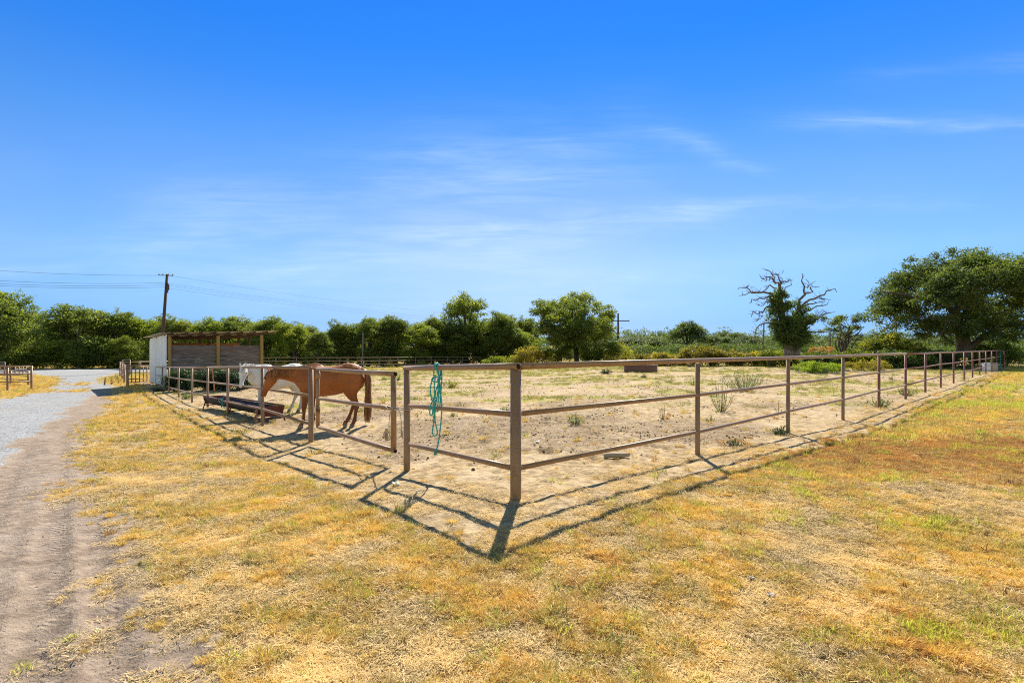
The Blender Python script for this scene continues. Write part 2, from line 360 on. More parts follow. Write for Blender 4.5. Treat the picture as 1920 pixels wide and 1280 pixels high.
def dline(x, y, pl):
    d = np.full(x.shape, 1e9)
    for a, b in zip(pl[:-1], pl[1:]):
        e = b-a; tt = np.clip(((x-a[0])*e[0]+(y-a[1])*e[1])/(e@e), 0, 1); d = np.minimum(d, (x-a[0]-tt*e[0])**2+(y-a[1]-tt*e[1])**2)
    return np.sqrt(d)
def zones(x, y):
    x = np.asarray(x, float); y = np.asarray(y, float)
    n1 = fbm(x, y, .8, 11, 4)-.5; n2 = fbm(x, y, 3.0, 23, 4)-.5; n3 = fbm(x, y, .22, 31, 3)-.5
    gr = sdist(x, y, gravel_poly); 
    for q in isl: gr = np.minimum(gr, -sdist(x, y, q))
    wdt = np.clip(.25+.03*y, .3, 1.2)
    grav = sstep(gr+n1*wdt*1.6+n2*.25, -wdt*.5, wdt*.5)
    di = sdist(x, y, dirt_poly); dirt = sstep(di+n1*.9+n2*.7, -.50, .50)*(1-grav)
    pc = sdist(x, y, pad_core); out = 1.0+.15*(x < 0)-.35*sstep(y, 10, 26)
    pad = sstep(pc+out+n1*.9+n2*.5, -.15, .25)*(1-dirt)*(1-grav)
    rd = 3.1-dline(x, y, road_c); road = sstep(rd+n1*.3, -.2, .2)*(1-pad)
    inside = sstep(pc, -.2, .4)
    # colour zones of the grass
    right = sstep(x-.12*y, -.6, 2.6)
    bx = np.exp(-(((x-6.6)/4.4)**2+((y-7.3)/2.0)**2)**2)
    brown = np.clip(bx*.8+.7*sstep(fbm(x, y, .75, 41, 4), .5, .66)*sstep(x, -.8, 2)*(y < 14)+.18*(fbm(x, y, 2.5, 43, 3)-.3), 0, 1)
    brown = np.where(y > 10.5, brown*.35, brown)
    green = sstep(fbm(x, y, 2.3, 51, 4), .52, .72)*(.10+.5*right)+sstep(fbm(x, y, .3, 57, 3), .50, .62)*sstep(y, 9, 13)*.65*sstep(x, 1, 6)
    green = np.clip(green*(1-.5*bx), 0, 1)*(1-pad)
    gold = np.clip(.55+1.5*n1+1.1*n3+.25*sstep(y, 5, 12), 0, 1)
    gold = np.where((y < 4.2) & (x < 3), gold*.75, gold)
    gp = inside*(sstep(fbm(x, y*1.6, .45, 61, 4), .50, .62)*sstep(y, 12, 18)*.9+sstep(y, 33, 44)*.35)
    # footprints and clods band in the paddock
    clod = inside*sstep(fbm(x, y, .45, 71, 4), .42, .62)*sstep(y, 5, 7)*(1-.7*sstep(y, 14, 20))
    return dict(grav=grav, dirt=dirt, pad=pad, road=road, brown=brown, green=green, gold=gold, inside=inside, gp=gp, clod=clod, pc=pc, di=di, n1=n1)

# ---------------------------------------------------------------- the ground, one continuous sheet split by surface
def axis(fine, lim, grow, half):
    a = [0.0]; s_ = fine
    while a[-1] < lim:
        if a[-1] > half: s_ *= grow
        a.append(a[-1]+s_)
    return np.array(a)
xa = axis(.05, 900, 1.021, 4.5); xs = np.r_[-xa[::-1][:-1], xa]
ya = axis(.036, 1000, 1.0135, 2.6)+1.5; yb = 1.5-axis(.3, 200, 1.25, .5)[1:]
ys = np.r_[yb[::-1], ya]
GX, GY = np.meshgrid(xs, ys); sh = GX.shape; gx = GX.ravel(); gy = GY.ravel()
zn = zones(gx, gy)
gz = T(gx, gy)
near = np.exp(-np.maximum(gy, 0)/16.0)
# hoof-trodden paddock, ruts of the shoulder, lumpy turf
pock = fbm(gx, gy, 2.6, 81, 4, .62)-.5
gz = gz+zn['inside']*near*(.17*pock-.07*sstep(fbm(gx, gy, 4.2, 83, 2), .62, .78))
gz = gz+(1-zn['inside'])*(1-zn['grav'])*near*.05*(fbm(gx, gy, 5, 87, 4, .6)-.5)
trk = (gx+2.23+.90*(gy-2.27))/1.345      # distance across the wheel ruts, which run away to the left
for off, wd in ((.28, .11), (0, .12), (-.5, .13), (-.95, .12), (-1.5, .16), (-2.1, .15)):
    q = np.exp(-((trk-off)/wd)**4); gz = gz-zn['dirt']*near*q*.022
    gz = gz+zn['dirt']*near*np.exp(-((np.abs(trk-off)-wd*1.2)/.05)**2)*.014
gz = gz+zn['dirt']*near*.03*(fbm(gx, gy, 1.6, 91, 5, .6)-.5)
def tgt(name, fmask, me_mat, kind='structure', attrs=None):
    ny, nx = sh; idx = np.arange(ny*nx).reshape(ny, nx)
    f = np.stack([idx[:-1, :-1], idx[:-1, 1:], idx[1:, 1:], idx[1:, :-1]], -1).reshape(-1, 4)[fmask]
    used, inv = np.unique(f, return_inverse=True); f = inv.reshape(-1, 4)
    mb = MB(); mb.add(np.stack([gx, gy, gz], -1)[used], [f]); me = mb.mesh(name, me_mat)
    for an, keys in (('m1', ('grav', 'dirt', 'pad')), ('m2', ('brown', 'green', 'gold')), ('m3', ('road', 'gp', 'clod'))):
        a = me.attributes.new(an, 'FLOAT_COLOR', 'POINT'); A = np.ones((len(used), 4), np.float32)
        for c_, k_ in enumerate(keys): A[:, c_] = zn[k_][used]
        a.data.foreach_set('color', A.ravel())
    nrm = GN[used]; 
    me.normals_split_custom_set_from_vertices(nrm.tolist()) if len(used) < 500000 else None
    return tag(link(name, me), kind=kind)
H = gz.reshape(sh); dzdy, dzdx = np.gradient(H, ys, xs)
GN = np.stack([-dzdx, -dzdy, np.ones_like(H)], -1).reshape(-1, 3); GN /= np.linalg.norm(GN, axis=1)[:, None]

def ground_mat(t_):
    p = wpos(t_)
    s1 = t_.add('ShaderNodeSeparateColor', {0: attr(t_, 'm1', 'Color')}); s2 = t_.add('ShaderNodeSeparateColor', {0: attr(t_, 'm2', 'Color')}); s3 = t_.add('ShaderNodeSeparateColor', {0: attr(t_, 'm3', 'Color')})
    nf = t_.noise(p, 38, 5, .65); ng = t_.noise(p, 130, 3, .6); nm = t_.noise(p, 7, 5, .6); nl = t_.noise(p, 1.1, 4, .55); nb = t_.noise(p, .25, 3)
    str_ = t_.noise(t_.vmap(p, (1, .35, 1), (0, 0, .6)), 55, 3, .6, dist=1.2)
    straw = t_.mix(t_.rng(str_, .36, .64), (.17, .11, .06), (.72, .55, .31))
    straw = t_.mix(t_.rng(nm, .38, .68, 0, .6), straw, (.24, .165, .11))
    gold = t_.mix(t_.rng(nf, .36, .66), (.24, .15, .04), (.80, .55, .15))
    brown = t_.mix(t_.rng(nf, .34, .66), (.16, .085, .03), (.66, .40, .14))
    green = t_.mix(t_.rng(nf, .34, .66), (.13, .16, .02), (.40, .42, .05))
    def soft(f, a=.25, w_=.35): return t_.rng(t_.math('ADD', f, t_.math('MULTIPLY', t_.math('SUBTRACT', nm, .5), 1.1)), a, a+w_)
    c = t_.mix(t_.math('MULTIPLY', soft(s2.outputs[2], .35, .5), .85), straw, gold)
    c = t_.mix(t_.math('MULTIPLY', soft(s2.outputs[0], .3, .5), .9), c, brown)
    c = t_.mix(t_.math('MULTIPLY', soft(s2.outputs[1], .4, .4), .7), c, green)
    # paddock earth
    pd = t_.mix(t_.rng(nm, .36, .66), (.27, .178, .085), (.64, .475, .26))
    pd = t_.mix(t_.rng(nl, .45, .72, 0, .55), pd, (.70, .55, .365))
    pd = t_.mix(t_.rng(nf, .44, .32, 0, .85), pd, (.14, .09, .055))
    pd = t_.mix(t_.math('MULTIPLY', t_.rng(nf, .56, .50), t_.math('MULTIPLY', s3.outputs[2], .7)), pd, (.13, .085, .055))
    pd = t_.mix(t_.math('MULTIPLY', soft(s3.outputs[1], .3, .4), .75), pd, t_.mix(t_.rng(nm, .4, .6), (.48, .36, .10), (.24, .27, .06)))
    c = t_.mix(t_.rng(t_.math('ADD', s1.outputs[2], t_.math('MULTIPLY', t_.math('SUBTRACT', nm, .5), .8)), .3, .7), c, pd)
    # dusty shoulder
    dr = t_.mix(t_.rng(nm, .34, .66), (.225, .165, .12), (.41, .315, .235)); dr = t_.mix(t_.rng(nf, .40, .28, 0, .7), dr, (.13, .10, .085))
    dr = t_.mix(t_.rng(nl, .5, .7, 0, .6), dr, (.43, .35, .285))
    sp_ = t_.add('ShaderNodeSeparateXYZ', {0: p}); tr_ = t_.math('MULTIPLY', t_.math('ADD', t_.math('ADD', sp_.outputs[0], 2.23), t_.math('MULTIPLY', t_.math('SUBTRACT', sp_.outputs[1], 2.27), .90)), .7435)
    tr_ = t_.math('ADD', tr_, t_.math('MULTIPLY', t_.math('SUBTRACT', nl, .5), .12))
    al_ = t_.math('ADD', t_.math('MULTIPLY', sp_.outputs[1], 1.345), t_.math('MULTIPLY', sp_.outputs[0], 0)); lug = None
    for off, wd in ((.28, .11), (0, .12), (-.5, .13), (-.95, .12), (-1.5, .16), (-2.1, .15)):
        dd_ = t_.math('ABSOLUTE', t_.math('SUBTRACT', tr_, off)); bnd = t_.rng(dd_, wd, wd*.7)
        lg = t_.math('MULTIPLY', bnd, t_.math('SINE', t_.math('MULTIPLY', t_.math('ADD', al_, t_.math('MULTIPLY', dd_, .8)), 6.283/(.075+.02*abs(off)))))
        lug = lg if lug is None else t_.math('ADD', lug, lg)
    lug = t_.math('MULTIPLY', lug, t_.math('MULTIPLY', s1.outputs[1], t_.math('MULTIPLY', t_.rng(nm, .35, .62), t_.rng(nl, .36, .60))))
    dr = t_.mix(t_.rng(lug, 0, -1, 0, .35), dr, (.16, .12, .095))
    c = t_.mix(t_.rng(t_.math('ADD', s1.outputs[1], t_.math('MULTIPLY', t_.math('SUBTRACT', nm, .5), .7)), .3, .7), c, dr)
    # crushed pale gravel
    vc = t_.voro(p, 34, 'F1', 'Color'); vs = t_.add('ShaderNodeSeparateColor', {0: vc})
    gv = t_.mix(t_.rng(vs.outputs[0], .05, .95), (.12, .12, .122), (.50, .50, .50)); gv = t_.mix(t_.rng(nl, .40, .65, 0, .5), gv, (.40, .40, .40))
    gv = t_.mix(t_.rng(t_.noise(t_.vmap(p, (1, .45, 1), (0, 0, .55)), .8, 5, .6), .5, .66, 0, .45), gv, (.34, .31, .27))
    c = t_.mix(t_.rng(t_.math('ADD', s1.outputs[0], t_.math('MULTIPLY', t_.math('SUBTRACT', nf, .5), .6)), .35, .65), c, gv)
    rdc = t_.mix(t_.rng(nm, .3, .7), (.36, .36, .39), (.46, .46, .48)); c = t_.mix(s3.outputs[0], c, rdc)
    hgt = t_.math('ADD', t_.math('MULTIPLY', nf, .6), t_.math('MULTIPLY', ng, .25)); hgt = t_.math('ADD', hgt, t_.math('MULTIPLY', nm, 1.3)); hgt = t_.math('ADD', hgt, t_.math('MULTIPLY', lug, .17))
    return princ(t_, c, .95, bump=hgt, bs=.9, bd=.035, spec=.15)
M['ground'] = mat('dry_ground', ground_mat)
def fm(k):
    q = zn[k].reshape(sh); return ((q[:-1, :-1]+q[1:, 1:])/2).ravel()
mg = fm('grav') > .5; mr = (fm('road') > .5) & ~mg; mp = (fm('inside') > .5) & ~mg & ~mr
tgt('gravel_drive', mg, M['ground']); tgt('road', mr, M['ground']); tgt('paddock_ground', mp, M['ground']); tgt('ground', ~(mg | mr | mp), M['ground'])
from bisect import bisect
def hz_(x, y):
    """height of the finished ground sheet"""
    x = np.atleast_1d(x).astype(float); y = np.atleast_1d(y).astype(float)
    i = np.clip(np.searchsorted(xs, x)-1, 0, len(xs)-2); j = np.clip(np.searchsorted(ys, y)-1, 0, len(ys)-2)
    a = (x-xs[i])/(xs[i+1]-xs[i]); b = (y-ys[j])/(ys[j+1]-ys[j])
    return (H[j, i]*(1-a)+H[j, i+1]*a)*(1-b)+(H[j+1, i]*(1-a)+H[j+1, i+1]*a)*b
def h1(x, y): return float(hz_(x, y)[0])

# ---------------------------------------------------------------- grass tufts, scattered by geometry nodes
def blades(n, rad, hmin, hmax, lean, wid, seed, lie=0.0, curl=.5):
    r_ = np.random.RandomState(seed); mb = MB()
    a = r_.rand(n)*6.283; rr = rad*np.sqrt(r_.rand(n)); bx_, by_ = rr*np.cos(a), rr*np.sin(a)
    L = hmin+(hmax-hmin)*r_.rand(n); da = a+r_.randn(n)*1.2; le = np.clip(lean+r_.randn(n)*.25, .03, 1.5)
    if lie: le = 1.45+r_.randn(n)*.12
    wa = da+1.57+r_.randn(n)*.3; W = wid*(.6+.8*r_.rand(n)); z0 = lie*r_.rand(n)
    V = np.zeros((n, 5, 3)); cu = curl*(.4+r_.rand(n))
    for k, (s_, ww) in enumerate(((0, 1), (0, -1), (.55, .8), (.55, -.8), (1, 0))):
        an = le+cu*s_*.6; ds = L*s_
        V[:, k, 0] = bx_+np.cos(da)*np.sin(an)*ds+np.cos(wa)*W*ww*.5
        V[:, k, 1] = by_+np.sin(da)*np.sin(an)*ds+np.sin(wa)*W*ww*.5
        V[:, k, 2] = z0+np.maximum(np.cos(an), -.05 if lie else .02)*ds
    b = np.arange(n)[:, None]*5
    tint = np.repeat(r_.rand(n), 5)
    mb.add(V.reshape(-1, 3), [b+np.array([0, 1, 3, 2]), b+np.array([2, 3, 4])], tint); return mb
def grassm(c1, c2, c3, tr=.35):
    def fn(t_):
        a = attr(t_, 'tint'); n = t_.noise(wpos(t_), 1.6, 3)
        c = t_.mix(a, c1, c2); c = t_.mix(t_.rng(n, .42, .62), c, t_.mix(.75, c, c3))
        d = t_.add('ShaderNodeBsdfDiffuse', {0: c}); q = t_.add('ShaderNodeBsdfTranslucent', {0: c})
        return t_.add('ShaderNodeMixShader', {0: tr, 1: d.outputs[0], 2: q.outputs[0]})
    return fn
M['g_thatch'] = mat('dry_thatch', grassm((.17, .10, .04), (.95, .73, .38), (.92, .64, .25), .12))
M['g_gold'] = mat('golden_grass', grassm((.42, .28, .06), (.98, .76, .28), (.94, .64, .15), .28))
M['g_brown'] = mat('brown_grass', grassm((.28, .15, .05), (.84, .54, .20), (.74, .42, .13), .25))
M['g_green'] = mat('green_grass', grassm((.36, .38, .04), (.78, .76, .14), (.60, .62, .09), .45))
M['g_dark'] = mat('withered_weed', grassm((.13, .06, .04), (.33, .16, .09), (.25, .10, .07)))
M['g_olive'] = mat('olive_grass', grassm((.22, .22, .06), (.48, .47, .14), (.50, .44, .13), .3))
tufts = bpy.data.collections.new('grass_tufts')
def tuft(name, mb, m_): o = bpy.data.objects.new(name, mb.mesh(name, m_)); tufts.objects.link(o)
for k in range(3): tuft('a%d' % k, blades(78, .085, .016, .052, 0, .0034, 100+k, lie=.014, curl=.15), M['g_thatch'])
for k in range(3): tuft('b%d' % k, blades(64, .034, .025, .062, .62, .0034, 110+k), M['g_gold'])
for k in range(2): tuft('c%d' % k, blades(64, .036, .025, .060, .7, .0034, 120+k), M['g_brown'])
for k in range(2): tuft('d%d' % k, blades(30, .035, .03, .075, .55, .0036, 130+k), M['g_green'])
tuft('e0', blades(26, .05, .03, .08, .7, .005, 140), M['g_dark'])
tuft('f0', blades(46, .08, .03, .08, .75, .006, 150), M['g_olive'])
def gn_scatter(name, x, y, idx, scl, label, cat, coll=tufts, tilt=.12, seed=0, zoff=0.0):
    r_ = np.random.RandomState(seed+5); n = len(x); me = bpy.data.meshes.new(name)
    me.vertices.add(n); me.vertices.foreach_set('co', np.stack([x, y, hz_(x, y)+zoff], -1).astype(np.float32).ravel())
    rot = np.stack([r_.randn(n)*tilt, r_.randn(n)*tilt, r_.rand(n)*6.283], -1).astype(np.float32)
    a = me.attributes.new('rot', 'FLOAT_VECTOR', 'POINT'); a.data.foreach_set('vector', rot.ravel())
    a = me.attributes.new('scl', 'FLOAT', 'POINT'); a.data.foreach_set('value', scl.astype(np.float32))
    a = me.attributes.new('idx', 'INT', 'POINT'); a.data.foreach_set('value', idx.astype(np.int32))
    me.update(); o = link(name, me); tag(o, label, cat, kind='stuff')
    g = bpy.data.node_groups.new(name+'_scatter', 'GeometryNodeTree')
    g.interface.new_socket('Geometry', in_out='INPUT', socket_type='NodeSocketGeometry'); g.interface.new_socket('Geometry', in_out='OUTPUT', socket_type='NodeSocketGeometry')
    N_ = g.nodes.new; gi = N_('NodeGroupInput'); go = N_('NodeGroupOutput'); ip = N_('GeometryNodeInstanceOnPoints'); ci = N_('GeometryNodeCollectionInfo')
    ci.inputs[0].default_value = coll; ci.inputs['Separate Children'].default_value = True; ci.inputs['Reset Children'].default_value = True
    def na(nm, ty): q = N_('GeometryNodeInputNamedAttribute'); q.data_type = ty; q.inputs[0].default_value = nm; return q.outputs[0]
    L_ = g.links.new; L_(gi.outputs[0], ip.inputs['Points']); L_(ci.outputs[0], ip.inputs['Instance']); ip.inputs['Pick Instance'].default_value = True
    L_(na('idx', 'INT'), ip.inputs['Instance Index']); L_(na('scl', 'FLOAT'), ip.inputs['Scale'])
    er = N_('FunctionNodeEulerToRotation'); L_(na('rot', 'FLOAT_VECTOR'), er.inputs[0]); L_(er.outputs[0], ip.inputs['Rotation'])
    L_(ip.outputs[0], go.inputs[0]); md = o.modifiers.new('scatter', 'NODES'); md.node_group = g; return o
def cand(n, y0, y1, seed, margin=1.2):
    r_ = np.random.RandomState(seed); y = y0+(y1-y0)*r_.rand(n*3); xm = 1.06*y1+margin; x = (r_.rand(n*3)*2-1)*xm
    k = np.abs(x) < 1.06*y+margin; return x[k][:n], y[k][:n], r_
X, Y, I, S = [], [], [], []
def put(x, y, i, s_): X.append(x); Y.append(y); I.append(i); S.append(s_)
for (n, y0, y1, sc_, sd_) in ((20000, 1.7, 4.2, .9, 1), (34000, 4.2, 8.5, 1.05, 2), (26000, 8.5, 17, 1.5, 3), (26000, 17, 44, 2.3, 4)):
    x, y, r_ = cand(n, y0, y1, sd_); z_ = zones(x, y)
    grass = (1-z_['road'])*(1-np.clip(z_['grav']+z_['dirt'], 0, 1))**1.4*(z_['grav']+z_['dirt'] < .9)*(1-z_['pad']*.985)
    cl = .42*fbm(x, y, 1.6, 201, 3)+.58*fbm(x, y, 6.0, 203, 2)
    # lying straw
    k = r_.rand(len(x)) < grass*(.74-.30*z_['gold']-.5*z_['brown'])
    put(x[k], y[k], r_.randint(0, 3, k.sum()), sc_*(.6+.6*r_.rand(k.sum())))
    k = (z_['pad'] > .4) & (z_['inside'] < .4) & (r_.rand(len(x)) < .42*sstep(fbm(x, y, 2.1, 66, 3), .35, .6)) & (z_['dirt'] < .3)
    put(x[k], y[k], r_.randint(0, 3, k.sum()), sc_*(.5+.5*r_.rand(k.sum())))
    # standing tufts, clumped
    x2 = x+r_.randn(len(x))*.06; y2 = y+r_.randn(len(x))*.06; pk = r_.rand(len(x))
    up = grass*(sstep(cl+.22*(z_['gold']-.5)+.2*z_['brown'], .44, .53)*(.95 if y0 > 4 else .8)) > r_.rand(len(x))
    gi_ = np.where(pk < z_['green']*.9, 8+r_.randint(0, 2, len(x)), np.where(pk < z_['green']*.9+z_['brown'], 6+r_.randint(0, 2, len(x)), 3+r_.randint(0, 3, len(x))))
    pj = r_.rand(len(x)); gi_ = np.where((gi_ < 6) & (pj < .025), 11, np.where((gi_ < 6) & (pj > .955), 8, gi_))
    gi_ = np.where((r_.rand(len(x)) < .02) & (y0 < 8) & (fbm(x, y, 1.1, 99, 3) > .55), 10, gi_)
    put(x2[up], y2[up], gi_[up], sc_*(.5+.75*r_.rand(up.sum()))*(.8+.5*z_['gold'][up])*np.where(gi_[up] > 7, 1.15, 1))
    # extra green sprigs
    k = (z_['green']*grass > .42) & (r_.rand(len(x)) < .12); put(x2[k], y2[k], 8+r_.randint(0, 2, k.sum()), sc_*(.7+.6*r_.rand(k.sum())))
X, Y, I, S = (np.concatenate(q) for q in (X, Y, I, S))
gn_scatter('grass', X, Y, I, S, 'dry straw and golden grass with green sprigs outside the pipe fence', 'grass', seed=1)
# thin growth inside the paddock
x, y, r_ = cand(42000, 6, 60, 9, 2); z_ = zones(x, y); k = (z_['pc'] > -.2) & (r_.rand(len(x)) < z_['gp']*.9+.006)
x, y = x[k], y[k]; ii = np.where(r_.rand(len(x)) < .55, 11, np.where(r_.rand(len(x)) < .75, 0, 8))
gn_scatter('paddock_grass', x, y, ii, 1.2+1.6*r_.rand(len(x)), 'sparse patches of olive grass growing on the paddock earth', 'grass', seed=3)
x, y, r_ = cand(9000, 38, 110, 10, 8); z_ = zones(x, y); k = (z_['road'] < .1) & (z_['grav'] < .1) & (z_['inside'] < .2); x, y = x[k], y[k]
gn_scatter('verge_grass', x, y, np.where(r_.rand(len(x)) < .3, 3, np.where(r_.rand(len(x)) < .4, 8, 11)), 3+3*r_.rand(len(x)), 'rough yellow grass on the far verges beside the road', 'grass', seed=4)
# clods and droppings
cl_c = bpy.data.collections.new('clods')
M['clod'] = mat('dung_clod', lambda t_: princ(t_, t_.mix(t_.noise(wpos(t_), 30, 2), (.08, .05, .03), (.22, .145, .09)), .95))
M['clod_p'] = mat('earth_clod', lambda t_: princ(t_, t_.mix(t_.noise(wpos(t_), 30, 2), (.26, .18, .11), (.50, .38, .25)), .95))
import bmesh
for k in range(4):
    bm = bmesh.new(); bmesh.ops.create_icosphere(bm, subdivisions=2, radius=.022); r_ = np.random.RandomState(300+k)
    for v in bm.verts:
        q = 1+.5*(float(vn(v.co.x*60+k*9, v.co.y*60+v.co.z*90, k))-.5); v.co = Vector((v.co.x*q*1.25, v.co.y*q, v.co.z*q*.5))
    me = bpy.data.meshes.new('clod%d' % k); bm.to_mesh(me); bm.free(); me.materials.append(M['clod'] if k < 2 else M['clod_p'])
    cl_c.objects.link(bpy.data.objects.new('clod%d' % k, me))
x, y, r_ = cand(90000, 5.2, 30, 12, 1); z_ = zones(x, y)
k = (z_['inside'] > .5) & (r_.rand(len(x)) < .05+.5*z_['clod']*sstep(fbm(x, y, 2.2, 88, 4), .48, .66)); x, y = x[k], y[k]
cx_, cy_, r_ = cand(420, 6, 26, 31, 0); z_ = zones(cx_, cy_); k = (z_['inside'] > .6) & (r_.rand(len(cx_)) < .25+.75*z_['clod']); cx_, cy_ = cx_[k], cy_[k]
px2, py2 = [], []
for a_, b_ in zip(cx_, cy_):
    q_ = r_.randint(8, 40); sp2 = .08+.22*r_.rand(); px2.append(a_+r_.randn(q_)*sp2); py2.append(b_+r_.randn(q_)*sp2)
nb_ = len(x); x = np.r_[x, np.concatenate(px2)]; y = np.r_[y, np.concatenate(py2)]; n = len(x); pile = np.arange(n) >= nb_
gn_scatter('droppings_and_clods', x, y, np.where(r_.rand(n) < np.where(pile, .8, .12), r_.randint(0, 2, n), 2+r_.randint(0, 2, n)), (.25+.75*r_.rand(n)**2.5)*np.where(pile, .9, 1.1)*(1+.02*y), 'trodden clods and dark droppings strewn over the paddock', 'clods', coll=cl_c, tilt=1, seed=6)
x, y, r_ = cand(2600, 1.7, 9, 13, 1); z_ = zones(x, y); k = (z_['dirt'] > .5); x, y = x[k], y[k]; n = len(x)
gn_scatter('pebbles', x, y, np.where(r_.rand(n) < .1, 0, 2+r_.randint(0, 2, n)), .15+.3*r_.rand(n)**2, 'small crumbs of earth scattered on the dusty shoulder', 'pebbles', coll=cl_c, tilt=1, seed=7)
# ---------------------------------------------------------------- pipe fences
def sag(a, b, n=5, k=.0):
    tt = np.linspace(0, 1, n)[:, None]; p = np.asarray(a)*(1-tt)+np.asarray(b)*tt; p[:, 2] -= k*4*tt[:, 0]*(1-tt[:, 0]); return p
def rail(pts, r, m_, par, name='rail', n=10): return MB().tube(pts, r, n).build(name, m_, par)
def welds(mb, pts, r, pr, js):
    for j in js:
        p = np.asarray(pts[j], float)
        for nb_ in (j-1, j+1):
            if 0 <= nb_ < len(pts):
                d = np.asarray(pts[nb_], float)-p; d /= np.linalg.norm(d); mb.tube([p+d*(pr-.004), p+d*(pr+.004), p+d*(pr+.014)], [r*1.22, r*1.18, r*1.02], 12)
    return mb
def opening(p, d, r, par):
    """dark disc on a pipe end, painted in place of the shaded bore"""
    d = np.asarray(d, float); d /= np.linalg.norm(d); p = np.asarray(p, float)
    MB().tube([p-d*.004, p+d*.0025], r*.84, 12).build('bore_shade_disc', M['bore_shade'], par)
def post(x, y, ztop, r, m_, par, name='post', sink=.25, n=10):
    zb = h1(x, y); return MB().tube([(x, y, zb-sink), (x, y, zb), (x, y, ztop)], r, n).build(name, m_, par)
def jit(pts, a, seed):
    r_ = np.random.RandomState(seed); pts = np.asarray(pts, float); pts[1:-1, 2] += r_.randn(len(pts)-2)*a; return pts
topz = [CAMH-(RTY[i]-HY)/F*RZ[i] for i in range(16)]
fr = thing('pipe_fence', 'long brown pipe fence with three rails from the front corner to the far right', 'fence', (FR[0][0], FR[0][1], h1(*FR[0])), 'brown pipe fences round the paddock')
s1_ = [.49]+[.52]*15; s2_ = [1.05, 1.07]+[1.065]*14
for i in range(16):
    r = .058 if i == 0 else .037
    zt = topz[i]-.035 if i else topz[0]-.03
    o = post(FR[i][0], FR[i][1], zt, r, M['fence'] if i < 4 else (M['green_post'] if i == 15 else M['fence_red']), fr, n=14 if i < 3 else 8)
    if i == 15: tag(o, 'green painted post')
for lv, rr in ((0, .034), (1, .027), (2, .027)):
    pts = [(FR[i][0], FR[i][1], topz[i]-(0, s1_[i], s2_[i])[lv]) for i in range(16)]
    pts = jit(pts, .006, lv)
    if lv == 0: pts[0] = pts[0]+(pts[1]-pts[0])*.018
    mb = MB().tube(pts[:6], rr, 12)
    if lv: welds(mb, pts, rr, .035, range(1, 6)); mb2 = MB(); welds(mb2, pts[:2], rr, .056, [0]); mb.v += mb2.v; mb.f += [f_+mb.nv for f_ in mb2.f]; mb.t += mb2.t; mb.nv += mb2.nv
    mb.build('rail', M['fence'], fr); rail(pts[5:], rr*.97, M['fence_red'], fr)
# short bay between the gate opening and the corner post
gz_t = CAMH-(690-HY)/F*6.72
post(GP[0], GP[1], gz_t-.03, .045, M['fence'], fr, n=14)
cdir = FR[0]-GP; cdir /= np.linalg.norm(cdir)
tp = [np.array((GP[0], GP[1], gz_t))-np.array((*cdir, 0))*.05, np.array((FR[0][0], FR[0][1], topz[0]+.004))+np.array((*cdir, 0))*.075+np.array((-.02, 0, 0))]
o = rail(sag(*tp), .036, M['fence'], fr, n=14); opening(tp[1], tp[1]-tp[0], .036, o)
for a, b in ((.515, .49), (1.04, 1.05)):
    rail(sag((GP[0], GP[1], gz_t-a), (FR[0][0], FR[0][1], topz[0]-b)), .03, M['fence'], fr, n=12)
# weld lumps where the low rails meet the corner post
fl = thing('pipe_fence', 'tan brown pipe fence running from the gate past the horses to the white walled shelter', 'fence', (FL[0][0], FL[0][1], h1(*FL[0])), 'brown pipe fences round the paddock')
ltz = [CAMH-(LTY[j]-HY)/F*LZ[j] for j in range(10)]
for j in range(10):
    post(FL[j][0], FL[j][1], ltz[j]-.03, .05 if j == 0 else .04, M['fence'] if j < 2 else M['fence_tan'], fl, n=12 if j < 2 else 8)
for lv, rr in ((0, .036), (1, .030), (2, .030)):
    pts = [(FL[j][0], FL[j][1], ltz[j]-(0, (.555 if j == 0 else .54), (1.12 if j == 0 else 1.075))[lv]) for j in range(10)]
    rail(jit(pts[:4], .008, 5+lv), rr, M['fence'], fl); rail(pts[3:], rr, M['fence_tan'], fl)
# gate
HG = np.array((pw(596, 9.55), 9.55)); EG = np.array((pw(738, 7.3), 7.3))
gt = thing('pipe_gate', 'brown pipe gate with open pipe ends tied shut with rope', 'gate', (HG[0], HG[1], h1(*HG)))
zh = [CAMH-q for q in (.483, 1.06, 1.617)]; ze = [CAMH-q for q in (.444, .966, 1.592)]
gd = EG-HG; gd /= np.linalg.norm(gd)
for k in range(3):
    a = np.array((HG[0], HG[1], zh[k])); b = np.array((EG[0], EG[1], ze[k]))
    if k != 1: b = b+np.array((*gd, 0))*.055
    o = rail(sag(a, b, 6, .006), (.037, .031, .033)[k], M['fence'], gt, n=14)
    if k != 1: opening(b, b-a, (.037, .031, .033)[k], o)
MB().tube([(HG[0], HG[1], zh[2]), (HG[0], HG[1], zh[0])], .036, 12).build('stile', M['fence'], gt)
MB().tube([(EG[0], EG[1], ze[2]+.02), (EG[0], EG[1], ze[0]-.02)], .043, 14).build('stile', M['fence'], gt)
for z in (zh[0]-.13, zh[1]-.25, zh[2]+.35):
    MB().tube([(HG[0], HG[1], z-.06), (HG[0], HG[1], z+.06)], .046, 12).build('hinge', M['fence'], gt)
MB().box(((HG[0]+FL[0][0])/2, (HG[1]+FL[0][1])/2, zh[0]+.01), (.09, .05, .012)).build('weld_plate', M['fence'], gt)

